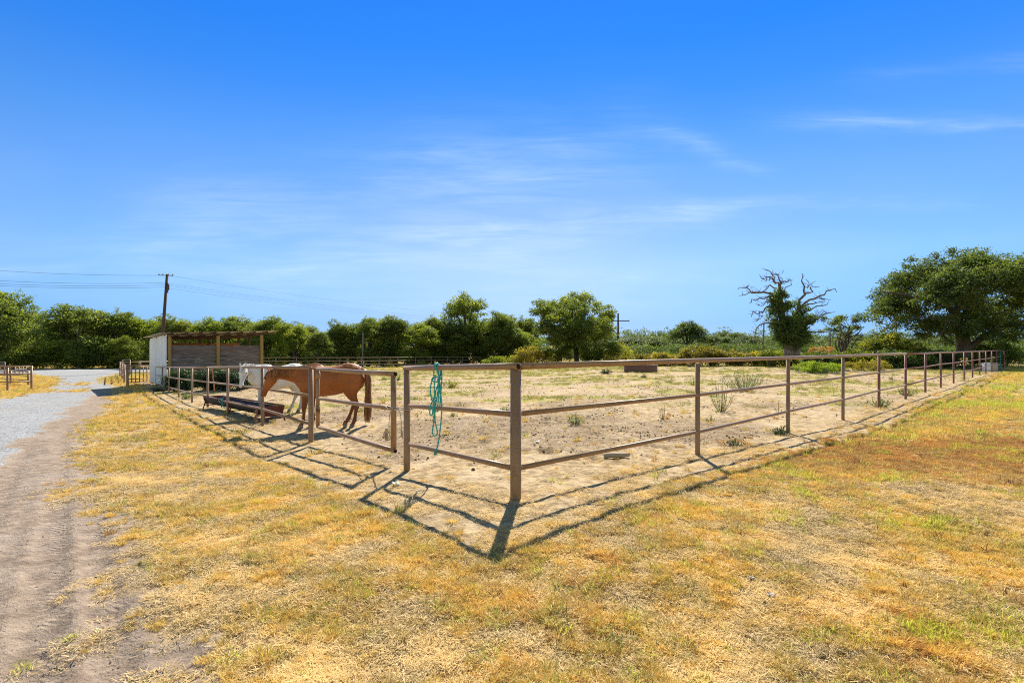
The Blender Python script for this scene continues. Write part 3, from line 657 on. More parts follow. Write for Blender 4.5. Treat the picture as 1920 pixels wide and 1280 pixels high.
def fence_run(name, label, cat, pts, hts, levels, pr, rr, m_, group=None, sink=.25):
    """pts xy list, hts top heights above the ground"""
    o = thing(name, label, cat, (pts[0][0], pts[0][1], h1(*pts[0])), group)
    tops = [h1(*p)+h for p, h in zip(pts, hts)]
    for p, zt in zip(pts, tops): post(p[0], p[1], zt, pr, m_, o, n=8, sink=sink)
    for l in levels: rail([(p[0], p[1], zt-l) for p, zt in zip(pts, tops)], rr, m_, o, n=8)
    return o
# fence turning away at the green post
q = [np.array((pw(px, Z), Z)) for px, Z in ((1876, 40.6), (1883, 44), (1889, 48), (1894, 52), (1898, 56))]
fence_run('pipe_fence', 'dark pipe fence climbing away behind the green post at the far right', 'fence', q[1:], [1.5]*4, (0, .52, 1.04), .04, .03, M['fence_red'])
rail([(q[0][0], q[0][1], topz[15]), (q[1][0], q[1][1], h1(*q[1])+1.5)], .03, M['fence_red'], bpy.data.objects['pipe_fence.002'])
# far fence beside the road
q = [np.array((pw(px, Z), Z)) for px, Z in ((440, 61), (478, 62), (517, 63), (556, 63.5), (596, 64.5), (637, 65), (677, 66), (712, 67), (746, 68), (779, 69.5), (809, 71), (839, 72.5), (867, 74), (893, 75.5), (917, 77))]
fence_run('rail_fence', 'thin grey rail fence along the road in front of the woods', 'fence', q, [1.42]*len(q), (.0, .45, .9), .045, .045, M['fence_far'])
# far fence continued left behind the shelter, rusty top rail
q = [np.array((pw(px, Z), Z)) for px, Z in ((244, 47), (262, 48), (282, 49), (300, 50), (340, 52))]
fence_run('pipe_fence', 'rusty railed fence on the far side of the small pen left of the shelter', 'fence', q, [1.2]*5, (0, .35), .05, .05, M['fence_tan'])
q = [np.array((pw(px, Z), Z)) for px, Z in ((229.5, 44), (243.5, 44))]
fence_run('pipe_gate', 'small tall pipe frame standing behind the pen corner left of the shelter', 'gate', q, [1.45]*2, (0, .22, .45, .68), .05, .04, M['fence_far'])
# pen gate with bars between the fence corner and the drive
e0, e1 = FL[9], np.array((pw(239, 30.5), 30.5))
og = thing('pipe_gate', 'barred pipe gate between the drive and the white wall of the shelter', 'gate', (e1[0], e1[1], h1(*e1)))
zt0, zt1 = ltz[9], CAMH-(685.5-HY)/F*30.5
post(e1[0], e1[1], zt1+.05, .075, M['fence'], og)
for k, l in enumerate((0, .42, .84, 1.05)): rail([(e0[0], e0[1], zt0-l), (e1[0], e1[1], zt1-l)], .03, M['fence_tan'], og, n=8)
for k in range(1, 6):
    f_ = k/6; x, y = e0*(1-f_)+e1*f_; z = zt0*(1-f_)+zt1*f_; MB().tube([(x, y, z-1.05), (x, y, z)], .03, 8).build('bar', M['fence_tan'], og)
q = [e1, np.array((pw(233, 34), 34)), np.array((pw(229, 38), 38)), np.array((pw(225, 43), 43))]
fence_run('pipe_fence', 'short pipe fence leading from the barred gate towards the road', 'fence', q[1:], [1.3]*3, (0, .45, .9), .06, .035, M['fence_tan'])
# pens on the left of the drive
A0 = thing('corral_panel', 'brown pipe corral fence at the left edge beside the drive', 'fence', (pw(14, 29), 29, h1(pw(14, 29), 29)), 'pipe corral panels left of the drive')
q = [np.array((pw(px, Z), Z)) for px, Z in ((-190, 27), (-120, 27.6), (-50, 28.3), (14, 29), (59, 29.6))]
tz_ = [CAMH-(686.3-HY)/F*p[1] for p in q]
for p, z in zip(q, tz_): post(p[0], p[1], z+.03, .055, M['fence'], A0)
for l in (0, .46, .93): rail([(p[0], p[1], z-l) for p, z in zip(q, tz_)], .035, M['fence'], A0, n=8)
q2 = [np.array((pw(px, Z), Z)) for px, Z in ((59, 29.6), (53, 32.5), (20, 34), (-40, 36))]
B0 = fence_run('corral_panel', 'second pipe corral panel set back behind the one at the left edge', 'fence', q2[1:], [.95]*3, (0, .3, .6), .06, .032, M['fence'], 'pipe corral panels left of the drive')
q3 = [np.array((pw(px, Z), Z)) for px, Z in ((49, 47), (43, 46.6), (36, 46.2), (28, 45.8), (18, 45.4), (8, 45), (-10, 44.6), (-40, 44))]
fence_run('corral_panel', 'pale railed corral panel farthest from the drive at the left edge', 'fence', q3, [.85]*8, (0, .25, .5, .75), .04, .04, M['fence_far'], 'pipe corral panels left of the drive')
q4 = [np.array((pw(px, Z), Z)) for px, Z in ((9, 52), (-8, 52), (-30, 52))]
fence_run('corral_panel', 'tallest pale corral panel showing its corner at the left edge', 'fence', q4, [1.15]*3, (0, .25, .5, .75), .05, .05, M['fence_far'], 'pipe corral panels left of the drive')

# ---------------------------------------------------------------- ropes
def smooth(pts, n=6):
    pts = [np.asarray(p, float) for p in pts]; P_ = [2*pts[0]-pts[1]]+pts+[2*pts[-1]-pts[-2]]; out = []
    for i in range(1, len(P_)-2):
        for k in range(n):
            t_ = k/n; a, b, c, d = P_[i-1:i+3]
            out.append(.5*((2*b)+(-a+c)*t_+(2*a-5*b+4*c-d)*t_*t_+(-a+3*b-3*c+d)*t_**3))
    out.append(pts[-1]); return np.array(out)
def rope(mb, pts, r, n=7, sm=7):
    p = smooth(pts, sm); k = len(p); rr = r*(1+.2*np.sin(np.arange(k)*2.1)); tint = np.repeat(.5+.5*np.sin(np.arange(k)*1.9), n)
    return mb.tube(p, rr, n, True, tint)
def tassel(mb, p, L, r, seed, k=26, down=(0, 0, -1)):
    r_ = np.random.RandomState(seed); p = np.asarray(p, float); down = np.asarray(down, float)
    for i in range(k):
        e = np.array((r_.randn()*r, r_.randn()*r, 0)); q = [p, p+down*L*.4+e*.7, p+down*L*(.8+.35*r_.rand())+e*1.2]
        mb.tube(q, [.0025, .0025, .0015], 4, True, r_.rand())
zr = 6.13
def rp(u, v, dz=0.0): return np.array(P(700+u/4.795, 640+v/4.795, zr+dz))
strands = [[(600, 232, .05), (590, 205, .03), (565, 198, 0), (548, 212, -.045), (543, 250, -.05), (543, 320, -.04), (522, 370, -.03), (512, 450, -.03), (525, 505, -.03), (552, 500, -.04), (562, 440, -.03), (585, 380, -.03), (602, 310, -.02), (606, 262, .03), (598, 228, .05)],
 [(590, 225, .05), (578, 200, 0), (560, 215, -.05), (575, 270, -.05), (590, 330, -.03), (580, 450, -.03), (562, 560, -.04), (545, 610, -.03), (568, 628, -.05), (595, 600, -.05), (603, 500, -.04), (612, 400, -.04), (616, 300, -.02), (612, 245, .04)],
 [(618, 250, .05), (602, 215, .03), (585, 210, -.04), (592, 300, -.045), (604, 450, -.04), (615, 560, -.06), (612, 680, -.05), (600, 800, -.03), (590, 880, -.03), (575, 950, -.05), (560, 985, -.05)],
 [(545, 515, -.03), (520, 560, -.04), (508, 620, -.04), (510, 655, -.04), (530, 655, -.04), (536, 600, -.05), (545, 530, -.05)],
 [(540, 510, -.03), (545, 640, -.05), (540, 740, -.03), (531, 815, -.02), (550, 847, -.02), (574, 832, -.02), (570, 780, -.02), (556, 720, -.03), (553, 600, -.05), (558, 520, -.04)],
 [(525, 345, -.05), (545, 362, -.06), (575, 360, -.06), (602, 340, -.05), (600, 322, -.03), (570, 320, 0), (535, 328, -.02), (525, 345, -.05)],
 [(518, 522, -.05), (545, 535, -.06), (570, 525, -.06), (566, 508, -.03), (535, 506, -.02), (518, 522, -.05)],
 [(560, 300, -.05), (552, 360, -.05), (548, 430, -.05), (552, 520, -.05)], [(575, 330, -.055), (590, 420, -.05), (585, 520, -.05), (575, 600, -.05)]]
mb = MB()
for s_ in strands: rope(mb, [rp(*q) for q in s_], .0088)
o = mb.build('rope', M['teal']); tag(o, 'teal braided lead rope looped over the top rail beside the corner post', 'rope')
mb = MB(); tassel(mb, rp(562, 975, -.05), .06, .008, 5, 40, (-.15, 0, -1)); mb.tube([rp(568, 962, -.05), rp(560, 985, -.05)], .014, 8); mb.build('rope_end', M['teal'], o)
mb = MB()
def rg(u, v, Z): return np.array(P(380+u/4, 600+v/4, Z))
eg = np.array((EG[0], EG[1], 0)); zc = rg(1430, 660, 7.3)[2]
for dz, r0 in ((0, .05), (.018, .051), (-.018, .05)):
    a = np.linspace(0, 6.283, 14); rope(mb, [eg+(r0*math.cos(q), r0*math.sin(q), zc+dz+.006*math.sin(3*q)) for q in a], .0062, sm=2)
for dz in (0, .022):
    rope(mb, [eg+(.05, -.02, zc+dz*.5), (eg+(*GP, 0))/2+(.0, -.05, zc+.025+dz), np.array((GP[0]-.05, GP[1]-.02, zc+.055+dz*1.2)), np.array((GP[0]+.01, GP[1]-.05, zc+.06+dz)), np.array((GP[0]+.05, GP[1]+.02, zc+.05+dz)), np.array((GP[0]-.02, GP[1]+.05, zc+.05+dz))], .006)
    
rope(mb, [rg(1385, 640, 7.3), rg(1375, 655, 7.22), rg(1400, 665, 7.2), rg(1425, 655, 7.2)], .009)
rope(mb, [rg(1425, 660, 7.2), rg(1405, 700, 7.2), rg(1398, 780, 7.2), rg(1400, 850, 7.2), rg(1408, 885, 7.2), rg(1395, 900, 7.2), rg(1385, 880, 7.2), rg(1380, 835, 7.2)], .006)
rope(mb, [rg(1440, 665, 7.22), rg(1468, 680, 7.2), rg(1485, 720, 7.2), rg(1490, 790, 7.2), rg(1492, 830, 7.2)], .006)
o = mb.build('rope', M['cotton']); tag(o, 'grey cotton rope with frayed ends tying the gate to its latch post', 'rope')
mb = MB(); tassel(mb, rg(1380, 815, 7.2), .17, .013, 2, 60); tassel(mb, rg(1372, 820, 7.2), .12, .012, 3, 40); mb.tube([rg(1380, 810, 7.2), rg(1378, 845, 7.2)], .02, 8); mb.build('tassel', M['cotton'], o)
mb = MB(); tassel(mb, rg(1492, 825, 7.2), .10, .010, 4, 45); mb.tube([rg(1492, 820, 7.2), rg(1493, 845, 7.2)], .014, 8); mb.build('tassel', M['cotton'], o)

# ---------------------------------------------------------------- feed trough
a_ = np.array(G(398, 765)); b_ = np.array(G(513, 790)); L = np.linalg.norm(b_-a_); dx = np.array((*((b_-a_)/L), 0)); sx = np.array((-dx[1], dx[0], 0)); 
za, zb = h1(*a_), h1(*b_)
def tp_(s_, w_, z): return np.array((a_[0], a_[1], 0))+dx*s_*L+sx*w_+np.array((0, 0, za*(1-s_)+zb*s_+z))
tr = thing('feed_trough', 'long black feed trough in a rusty red angle iron frame behind the fence', 'trough', (a_[0], a_[1], za))
mb = MB(); rg_ = []
for s_ in np.linspace(.02, .98, 9):
    ang = np.linspace(math.pi, 2*math.pi, 11); o_ = [tp_(s_, .24*math.cos(q), .40+.25*math.sin(q)) for q in ang]; i_ = [tp_(s_, .225*math.cos(q), .41+.235*math.sin(q)) for q in ang[::-1]]
    rg_.append(np.array(o_+i_))
mb.rings(rg_); mb.build('trough', M['blackplastic'], tr)
for w_ in (-.26, .26):
    MB().tube([tp_(0, w_, .42), tp_(.5, w_, .42+.012), tp_(1, w_, .43)], .026, 4).build('frame_rail', M['redmetal'], tr, smooth=False)
for s_ in (0.0, 1.0):
    mb = MB(); f0, f1 = tp_(s_-.002, 0, 0), tp_(s_+.002, 0, 0); e = dx*.006
    pl = [tp_(s_, -.29, .44), tp_(s_, .29, .44), tp_(s_, .22, .17), tp_(s_, -.22, .17)]
    mb.rings([np.array([q-e for q in pl]), np.array([q+e for q in pl])]); mb.build('end_panel', M['redmetal'], tr, smooth=False)
for s_ in (0.0, .5, 1.0):
    for w_ in (-1, 1): MB().tube([tp_(s_+.005, w_*.30, -.03), tp_(s_, w_*.17, .42)], .022, 4).build('leg', M['redmetal'], tr, smooth=False)
    MB().tube([tp_(s_+.003, -.26, .12), tp_(s_+.003, .26, .12)], .015, 4).build('brace', M['redmetal'], tr, smooth=False)
mb = MB(); r_ = np.random.RandomState(4); zz = 12.15
for k in range(7):
    p0 = rg(395+r_.rand()*14, 672, zz); pts = [p0]
    for q in range(5): pts.append(rg(380+r_.rand()*34, 690+q*18+r_.rand()*8, zz-.03+.06*r_.rand()))
    rope(mb, pts, .004, 4, 4)
o = mb.build('twine', M['twine']); tag(o, 'tangle of pinkish orange twine hanging over the low rail by the trough', 'twine')
mb = MB()
for k in range(4):
    pts = [rg(120+r_.rand()*40, 585+r_.rand()*20, 15.6) for q in range(2)]+[rg(130+r_.rand()*50, 620+q*14, 15.5+.1*r_.rand()) for q in range(4)]; rope(mb, pts, .006, 4, 4)
o = mb.build('twine', M['teal']); tag(o, 'knotted green twine hanging at the left end of the trough', 'twine')

# ---------------------------------------------------------------- litter and loose things
def crumple(label, px, py, r, m_, seed, cat='litter', flat=.35, name='plastic_scrap'):
    x, y = G(px, py); bm = bmesh.new(); bmesh.ops.create_grid(bm, x_segments=9, y_segments=7, size=1)
    r_ = np.random.RandomState(seed)
    for v in bm.verts:
        a, b = v.co.x, v.co.y; n1_ = float(vn(a*2+seed, b*2, seed)); n2_ = float(vn(a*3+seed, b*3, seed+9))
        v.co = Vector((a*r*(.7+.6*n1_), b*r*.6*(.6+.8*n2_), r*flat*(n1_+.6*n2_)+.01))
    me = bpy.data.meshes.new(name); bm.to_mesh(me); bm.free(); me.materials.append(m_); o = link(name, me); o.location = (x, y, h1(x, y)); o.rotation_euler = (.1, 0, seed)
    md = o.modifiers.new('thickness', 'SOLIDIFY'); md.thickness = .002
    return tag(o, label, cat, 'scraps of plastic littering the ground')
M['scrap'] = mat('pale_plastic', lambda t_: princ(t_, t_.mix(t_.noise(wpos(t_), 30, 2), (.50, .56, .50), (.34, .40, .36)), .4))
M['scrap_w'] = mat('white_scrap', lambda t_: princ(t_, t_.mix(t_.noise(wpos(t_), 40, 2), (.62, .58, .54), (.35, .30, .26)), .5))
crumple('pale green plastic scrap on the earth right of the corner post', 1008, 829, .045, M['scrap'], 1)
crumple('crumpled clear plastic scrap on the earth below the gate end', 743, 910, .06, M['scrap'], 2)
crumple('teal plastic scrap in the dry grass below the trough', 435, 807, .05, M['teal'], 3)
crumple('white scrap lying alone in the dry grass at the front right', 1411, 1087, .024, M['scrap_w'], 4, flat=.9)
crumple('small curled white and orange scrap just below the other front right scrap', 1444, 1120, .02, M['scrap_w'], 6, flat=.4)
x, y = G(1158, 860); mb = MB(); z = h1(x, y)+.03
mb.tube([(x-.2, y-.02, z), (x-.1, y, z+.01), (x+.05, y+.01, z+.008), (x+.17, y+.02, z+.015)], [.035, .04, .034, .03], 9); mb.tube([(x-.19, y-.02, z+.01), (x-.2, y-.06, z-.01), (x-.2, y-.08, z-.04)], [.02, .015, .012], 6)
M['log'] = mat('bleached_wood', lambda t_: princ(t_, t_.mix(t_.noise(t_.vmap(wpos(t_), (2, 12, 12)), 4, 4), (.52, .41, .30), (.30, .21, .14)), .9))
tag(mb.build('log', M['log']), 'short bleached log lying on the earth behind the lowest rail', 'log')
# big low tank
x, y = pw(1201, 35), 35.0; z = h1(x, y); rr = 30.5/F*35; hh = (697.5-685)/F*35
tk = thing('stock_tank', 'low round rust brown water tank standing in the paddock', 'water tank', (x, y, z))
M['tank'] = mat('rusty_tank', lambda t_: princ(t_, t_.mix(t_.noise(t_.vmap(wpos(t_), (1, 1, 3)), 2, 5), (.13, .055, .04), (.22, .12, .09)), .8))
mb = MB(); mb.rings([np.array([(x+q*math.cos(a), y+q*math.sin(a), z+h) for a in np.arange(28)*2*math.pi/28]) for q, h in ((rr*1.0, -.1), (rr*1.0, 0), (rr*.99, hh*.5), (rr*.985, hh), (rr*.95, hh+.002), (rr*.945, .1), (.2, .09))]); mb.build('tank_wall', M['tank'], tk)
mb = MB(); a = np.linspace(0, 2*math.pi, 29); mb.tube([(x+rr*.985*math.cos(q), y+rr*.985*math.sin(q), z+hh) for q in a], .03, 6); mb.build('rim', M['tank'], tk)
# white and buff blocks near the end of the fence
for px, m_, lab in ((1850.5, M['white_sheet'], 'white plastic bin beside the last posts of the right fence'), (1862, mat('buff_block', lambda t_: princ(t_, (.52, .40, .33), .8)), 'buff salt block bin just right of the white bin')):
    y = 37.5; x = pw(px, y); z = h1(x, y); mb = MB(); mb.box((x, y, z+.29), (.40, .40, .66), bev=.03); o = thing('storage_bin', lab, 'bin', (x, y, z)); mb.build('bin_body', m_, o)
    MB().box((x, y, z+.64), (.44, .44, .05), bev=.02).build('lid', m_, o)
# bent rusty rod by the shelter
mb = MB(); def_pts = [rg(88, 530, 19.5), rg(84, 480, 19.5), rg(76, 420, 19.5), rg(72, 375, 19.5), rg(80, 355, 19.5), rg(98, 348, 19.6), rg(112, 349, 19.6)]
rope(mb, def_pts, .022, 6, 5); tag(mb.build('bent_rod', M['orange_rod']), 'bent orange rusty rod standing behind the tan fence', 'rod')

# ---------------------------------------------------------------- shelter
A = np.array((pw(314, 29), 29.0)); fd = np.array((.75, .66)); fd /= np.linalg.norm(fd); wd = np.array((-.70, .714)); wd /= np.linalg.norm(wd)
zg = h1(*A); ZR = CAMH+.60   # underside of the roof at the front left post
def sp(f, w_, z): return (A[0]+fd[0]*f+wd[0]*w_, A[1]+fd[1]*f+wd[1]*w_, z)
sh_ = thing('horse_shelter', 'open wooden horse shelter with a white sheet metal side wall and plank front', 'shelter', sp(0, 0, zg))
def roofz(f, w_): return ZR+.034*f-.037*w_
FX = np.array((*fd, 0)); WX = np.array((*wd, 0)); UP = np.array((0, 0, 1.0))
mb = MB(); n = 54
for i in range(n):   # corrugated sheet wall
    w0, w1 = -.02+5.75*i/n, -.02+5.75*(i+1)/n; o_ = (-.02, .0)[i % 2]
    V = [sp(-.06+o_, w0, zg-.05), sp(-.06+(-.02, .0)[(i+1) % 2], w1, zg-.05), sp(-.06+(-.02, .0)[(i+1) % 2], w1, roofz(0, w1)-.03), sp(-.06+o_, w0, roofz(0, w0)-.03)]
    mb.add(V, [np.array([0, 1, 2, 3])]); V2 = [tuple(np.array(q)+FX*.03) for q in V]; mb.add(V2, [np.array([3, 2, 1, 0])])
mb.build('side_wall', M['white_sheet'], sh_, smooth=False)
MB().box(sp(-.075, -.05, (zg+roofz(0, 0))/2-.02), (.05, .05, roofz(0, 0)-zg-.02), (FX, WX, UP)).build('corner_trim', M['white_sheet'], sh_, smooth=False)
BW = 2.52
for k in range(3):
    f = .02+BW*k; zb_ = h1(*sp(f, 0, 0)[:2])
    MB().box(sp(f+.08, 0, (zb_-.2+roofz(f, 0)-.16)/2), (.17, .14, roofz(f, 0)-.16-zb_+.2), (FX, WX, UP), bev=.012).build('front_post', M['timber'], sh_, smooth=False)
    f2 = f+.15*(k > 0); MB().box(sp(f2+.08, 5.6, (zg-.2+roofz(f2, 5.6)-.1)/2), (.14, .14, roofz(f2, 5.6)-zg+.1), (FX, WX, UP)).build('rear_post', M['darktimber'], sh_, smooth=False)
    MB().box(sp(f2+.06, 3.0, (zg-.2+roofz(f2, 3.0)-.1)/2), (.12, .12, roofz(f2, 3.0)-zg+.1), (FX, WX, UP)).build('middle_post', M['darktimber'], sh_, smooth=False)
r_ = np.random.RandomState(12)
for k in range(2):
    f0, f1 = .19+BW*k, BW*(k+1)-.0; zt = CAMH-(647.5-HY)/F*29.5-.02*k; z = h1(*sp(f0, 0, 0)[:2])-.05; mb = MB()
    while z < zt-.05:
        hgt = min(.27+.05*r_.randn(), zt-z+.01); xs_ = np.linspace(f0, f1, 9); dz = .012*r_.randn(9)
        up = [np.array(sp(a, .06+.008*r_.rand(), z+hgt-.012+q)) for a, q in zip(xs_, dz)]; lo = [np.array(sp(a, .06, z+.004-q*.5)) for a, q in zip(xs_, dz)]
        V = lo+up; m9 = np.array([(i, i+1, 10+i, 9+i) for i in range(8)]); back = [q+WX*.035 for q in V]
        rim_ = [[i for i in range(9)]+[17-i for i in range(9)]][0]
        tt = r_.rand(); mb.add(V, [m9], tt); mb.add(back, [m9[:, ::-1]], tt)
        e_ = np.array([(rim_[i], rim_[(i+1) % 18], rim_[(i+1) % 18]+18, rim_[i]+18) for i in range(18)]); mb.add(V+back, [e_], tt)
        z += hgt
    mb.build('plank_wall', M['plank'], sh_, smooth=False)
MB().box(sp(2.65, 5.5, CAMH-(645-HY)/F*33-.30), (5.3, .06, .75), (FX, WX, UP)).build('rear_boards', M['brownbeam'], sh_, smooth=False)
def beam(w_, f0, f1, hgt, name, m_, off=.0, th=.09):
    a, b = np.array(sp(f0, w_, roofz(f0, w_)-off-hgt/2)), np.array(sp(f1, w_, roofz(f1, w_)-off-hgt/2)); d = b-a; L_ = np.linalg.norm(d); d /= L_; u = np.cross(d, WX); u = u if u[2] > 0 else -u
    MB().box((a+b)/2, (L_, th, hgt), (d, WX, u), bev=.006).build(name, m_, sh_, smooth=False)
beam(0, -.15, 5.95, .10, 'front_beam', M['darktimber'], .005); beam(5.6, -.1, 5.9, .14, 'rear_beam', M['darktimber'], .005); beam(3.0, -.1, 5.9, .12, 'middle_beam', M['darktimber'], .005)
for k in range(8):
    f = .3+k*.75; a, b = np.array(sp(f, .12, roofz(f, .12)+.035)), np.array(sp(f, 5.95, roofz(f, 5.95)+.035)); d = b-a; L_ = np.linalg.norm(d); d /= L_; u = np.cross(FX, d); u = u if u[2] > 0 else -u
    MB().box((a+b)/2, (.045, L_, .07), (FX, d, u)).build('rafter', M['darktimber'], sh_, smooth=False)
mb = MB(); nf = 60; r0 = []
for i in range(nf+1):
    f = -.5+6.55*i/nf; zz = .085+(.022 if i % 2 else 0)
    r0.append([np.array(sp(f, w_, roofz(max(f, -.1), w_)+zz+(-.06*max(0, -f)))) for w_ in (-.35, 2.4, 6.1)])
r0 = np.array(r0); V = r0.reshape(-1, 3); ii = np.arange(nf)[:, None]*3; jj = np.arange(2)
q = np.stack([ii+jj, ii+3+jj, ii+4+jj, ii+1+jj], -1).reshape(-1, 4); mb.add(V, [q]); mb.add(V-np.array((0, 0, .012)), [q[:, ::-1]])
mb.build('roof', M['roof'], sh_, smooth=False)

# ---------------------------------------------------------------- utility poles and wires
def upole(label, base, top, r, m_, arms, grp='utility poles'):
    o = thing('utility_pole', label, 'utility pole', base, grp); base = np.array(base, float); top = np.array(top, float)
    MB().tube([base-(0, 0, .3), base*.5+top*.5, top], [r*1.15, r, r*.8], 10).build('pole', m_, o)
    for (f, L_, dr, thk) in arms:
        c = base*(1-f)+top*f+np.array((0, -r*1.2, 0)); d = np.array(dr, float); d /= np.linalg.norm(d)
        ar = MB().box(c, (L_, thk, thk), (d, np.cross((0, 0, 1), d), (0, 0, 1))).build('crossarm', m_, o, smooth=False)
        for q in (-.46, -.2, .2, .46): MB().tube([c+d*L_*q+(0, 0, thk*.4), c+d*L_*q+(0, 0, thk*.5+.16)], [.05, .035], 6).build('insulator', M['greypole'], ar)
    return o
zp = 56; bx_ = pw(300, zp)
p1 = upole('tall dark leaning utility pole behind the white walled shelter', (bx_, zp, h1(bx_, zp)), P(313.5, 514, zp), .17, M['polewood'], [(.985, 1.5, (1, .25, 0), .07)])
for (px, py, w_, h_) in ((315.5, 538, .22, .7), (312.5, 531, .3, .12), (314.5, 545, .12, .5)):
    c = P(px, py, zp-.25); MB().tube([c-Vector((0, 0, h_/2)), c+Vector((0, 0, h_/2))], w_/2, 8).build('pole_fitting', M['polewood'], p1)
z2 = 130; x2 = pw(1159, z2)
upole('distant utility pole with a braced crossarm right of the broad oak', (x2, z2, tz(x2, z2)), P(1159, 587, z2), .26, M['polewood'], [(.80, 5.8, (1, -.1, 0), .22)])
x3 = pw(1430.5, 70); upole('thin bare pole standing left of the dead tree', (x3, 70, tz(x3, 70)), P(1432.5, 603, 70), .10, M['greypole'], [])
x3 = pw(680, 68); upole('slim grey post pole in front of the woods beyond the horses', (x3, 68, h1(x3, 68)), P(680, 624, 68), .09, M['greypole'], [])
x3 = pw(1557, 60); upole('slim grey pole among the feathery branches right of the dead tree', (x3, 60, tz(x3, 60)), P(1556, 618, 60), .09, M['greypole'], [])
def wire(label, a, b, sg, r0, r1):
    tt = np.linspace(0, 1, 25)[:, None]; p = np.array(a)*(1-tt)+np.array(b)*tt; p[:, 2] -= sg*4*tt[:, 0]*(1-tt[:, 0])
    tag(MB().tube(p, np.linspace(r0, r1, 25), 5).build('power_line', M['wire']), label, 'power line', 'overhead power lines')
xl = -62.0
for lab, yl, yr in (('topmost power line running left from the leaning pole', 497, 516), ('second power line running left from the leaning pole, upper of the close three', 518, 530), ('middle of the three close power lines left of the leaning pole', 524.5, 534), ('lowest power line running left from the leaning pole', 528, 538)):
    wire(lab, P(-130, yl, 52), P(312, yr, zp), .35, .015, .015)
for lab, y0, y1 in (('topmost power line running right from the leaning pole', 516, 594), ('upper of the close power lines running right from the leaning pole', 531, 598), ('middle power line running right from the leaning pole', 535, 600), ('lowest power line running right from the leaning pole', 540, 602)):
    wire(lab, P(314, y0, zp), P(1159, y1, z2), 2.2, .009, .014)
# ---------------------------------------------------------------- foliage
def leafcloud(cent, rad, n, size, seed, shell=.55, squash=.8, up=.25, tb=0.0):
    """n bent leaf sprays in lobes: cent (k,3), rad (k,)"""
    r_ = np.random.RandomState(seed); cent = np.asarray(cent, float); rad = np.asarray(rad, float)
    w_ = rad**2.2; w_ /= w_.sum(); per = 16; nc = max(n//per, 4); k = r_.choice(len(cent), nc, p=w_)
    d = r_.randn(nc, 3); d /= np.linalg.norm(d, axis=1)[:, None]
    rr = shell+(1-shell)*r_.rand(nc)**.7; rr *= 1+.30*(r_.rand(nc)-.5)+.32*(r_.rand(nc) < .10)
    p = cent[k]+d*(rr*rad[k])[:, None]*np.array((1, 1, squash))
    g = vn(p[:, 0]/(.55*rad.mean())+7, p[:, 2]/(.5*rad.mean())+p[:, 1]*.7, seed+3); keep = g > .24; p, d, k, g = p[keep], d[keep], k[keep], g[keep]; ct = r_.rand(len(p))
    p, d, k, g, ct = (np.repeat(q, per, 0) for q in (p, d, k, g, ct)); n = len(p); p = p+r_.randn(n, 3)*np.array((1.25, 1.25, .7))*size*.95
    nr = d*.45+r_.randn(n, 3)*.75+np.array((0, 0, up)); nr /= np.linalg.norm(nr, axis=1)[:, None]
    a = np.cross(nr, r_.randn(n, 3)); a /= np.linalg.norm(a, axis=1)[:, None]; b = np.cross(nr, a)
    s_ = size*(.55+.9*r_.rand(n)); a *= s_[:, None]*.5; b *= (s_*(.45+.4*r_.rand(n)))[:, None]*.5
    V = np.stack([p-a, p-a*.1-b+nr*s_[:, None]*.12, p+a, p+a*.05+b], 1).reshape(-1, 3)
    f = np.arange(n)[:, None]*4+np.arange(4)
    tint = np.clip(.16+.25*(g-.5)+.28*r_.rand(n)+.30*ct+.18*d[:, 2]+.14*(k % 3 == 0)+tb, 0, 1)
    return V, f, np.repeat(tint, 4)
def limb(mb, pts, r0, r1, n=7, sm=4): p = smooth(pts, sm) if sm > 1 else np.array(pts, float); mb.tube(p, np.linspace(r0, r1, len(p)), n)
def crown_lobes(W, H, zb, k, seed, rl=(.16, .26), low=.0):
    """lobes filling a dome of width W between height zb and H"""
    r_ = np.random.RandomState(seed); c, r = [], []; hc = (H-zb)
    for i in range(k):
        a = i*2.39996+r_.rand()*.5; f = math.sqrt((i+.5)/k); u = f*(.86+.1*r_.randn()); u = min(u, 1)
        wa_ = float(vn(math.cos(a)*1.6+seed, math.sin(a)*1.6, 5)); wb_ = float(vn(math.cos(a)*1.3*(u+.4)+seed*3, math.sin(a)*1.3*(u+.4), 6)); u0_ = u; u *= .72+.5*wa_; rad = W*(rl[0]+(rl[1]-rl[0])*r_.rand()); top = (zb+hc*math.sqrt(max(0.02, 1-min(u, 1)**2.4)))*(.70+.36*wb_+.14*r_.rand())
        z = top-rad*.75-r_.rand()*hc*.12
        if u > .6 and r_.rand() < .55: z = zb+rad*.5+(top-zb)*r_.rand()*.7
        c.append((math.cos(a)*u*(W/2-rad*.6), math.sin(a)*u*(W/2-rad*.6), max(z, zb+rad*.3+low))); r.append(rad)
    return np.array(c), np.array(r)
def make_tree_mesh(name, W, H, zb, k, nl, size, seed, leafmat, trunk_r=.28, rl=(.16, .26), shell=.5):
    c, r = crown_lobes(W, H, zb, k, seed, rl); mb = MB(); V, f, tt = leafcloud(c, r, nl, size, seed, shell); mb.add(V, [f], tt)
    cr = mb.mesh(name+'_crown', leafmat, False); r_ = np.random.RandomState(seed+1); mb = MB()
    fk = zb+.12*(H-zb); limb(mb, [(0, 0, -.3), (.1, .05, fk*.5), (0, 0, fk)], trunk_r*1.25, trunk_r*.9, 9)
    for i in np.argsort(-r)[:9]:
        m_ = c[i]*.5+np.array((0, 0, fk*.5+.1*H*r_.rand())); limb(mb, [(0, 0, fk*.9), m_, c[i]], trunk_r*.55, .05, 6)
    return cr, mb.mesh(name+'_trunk', M['bark'])
VAR = {}
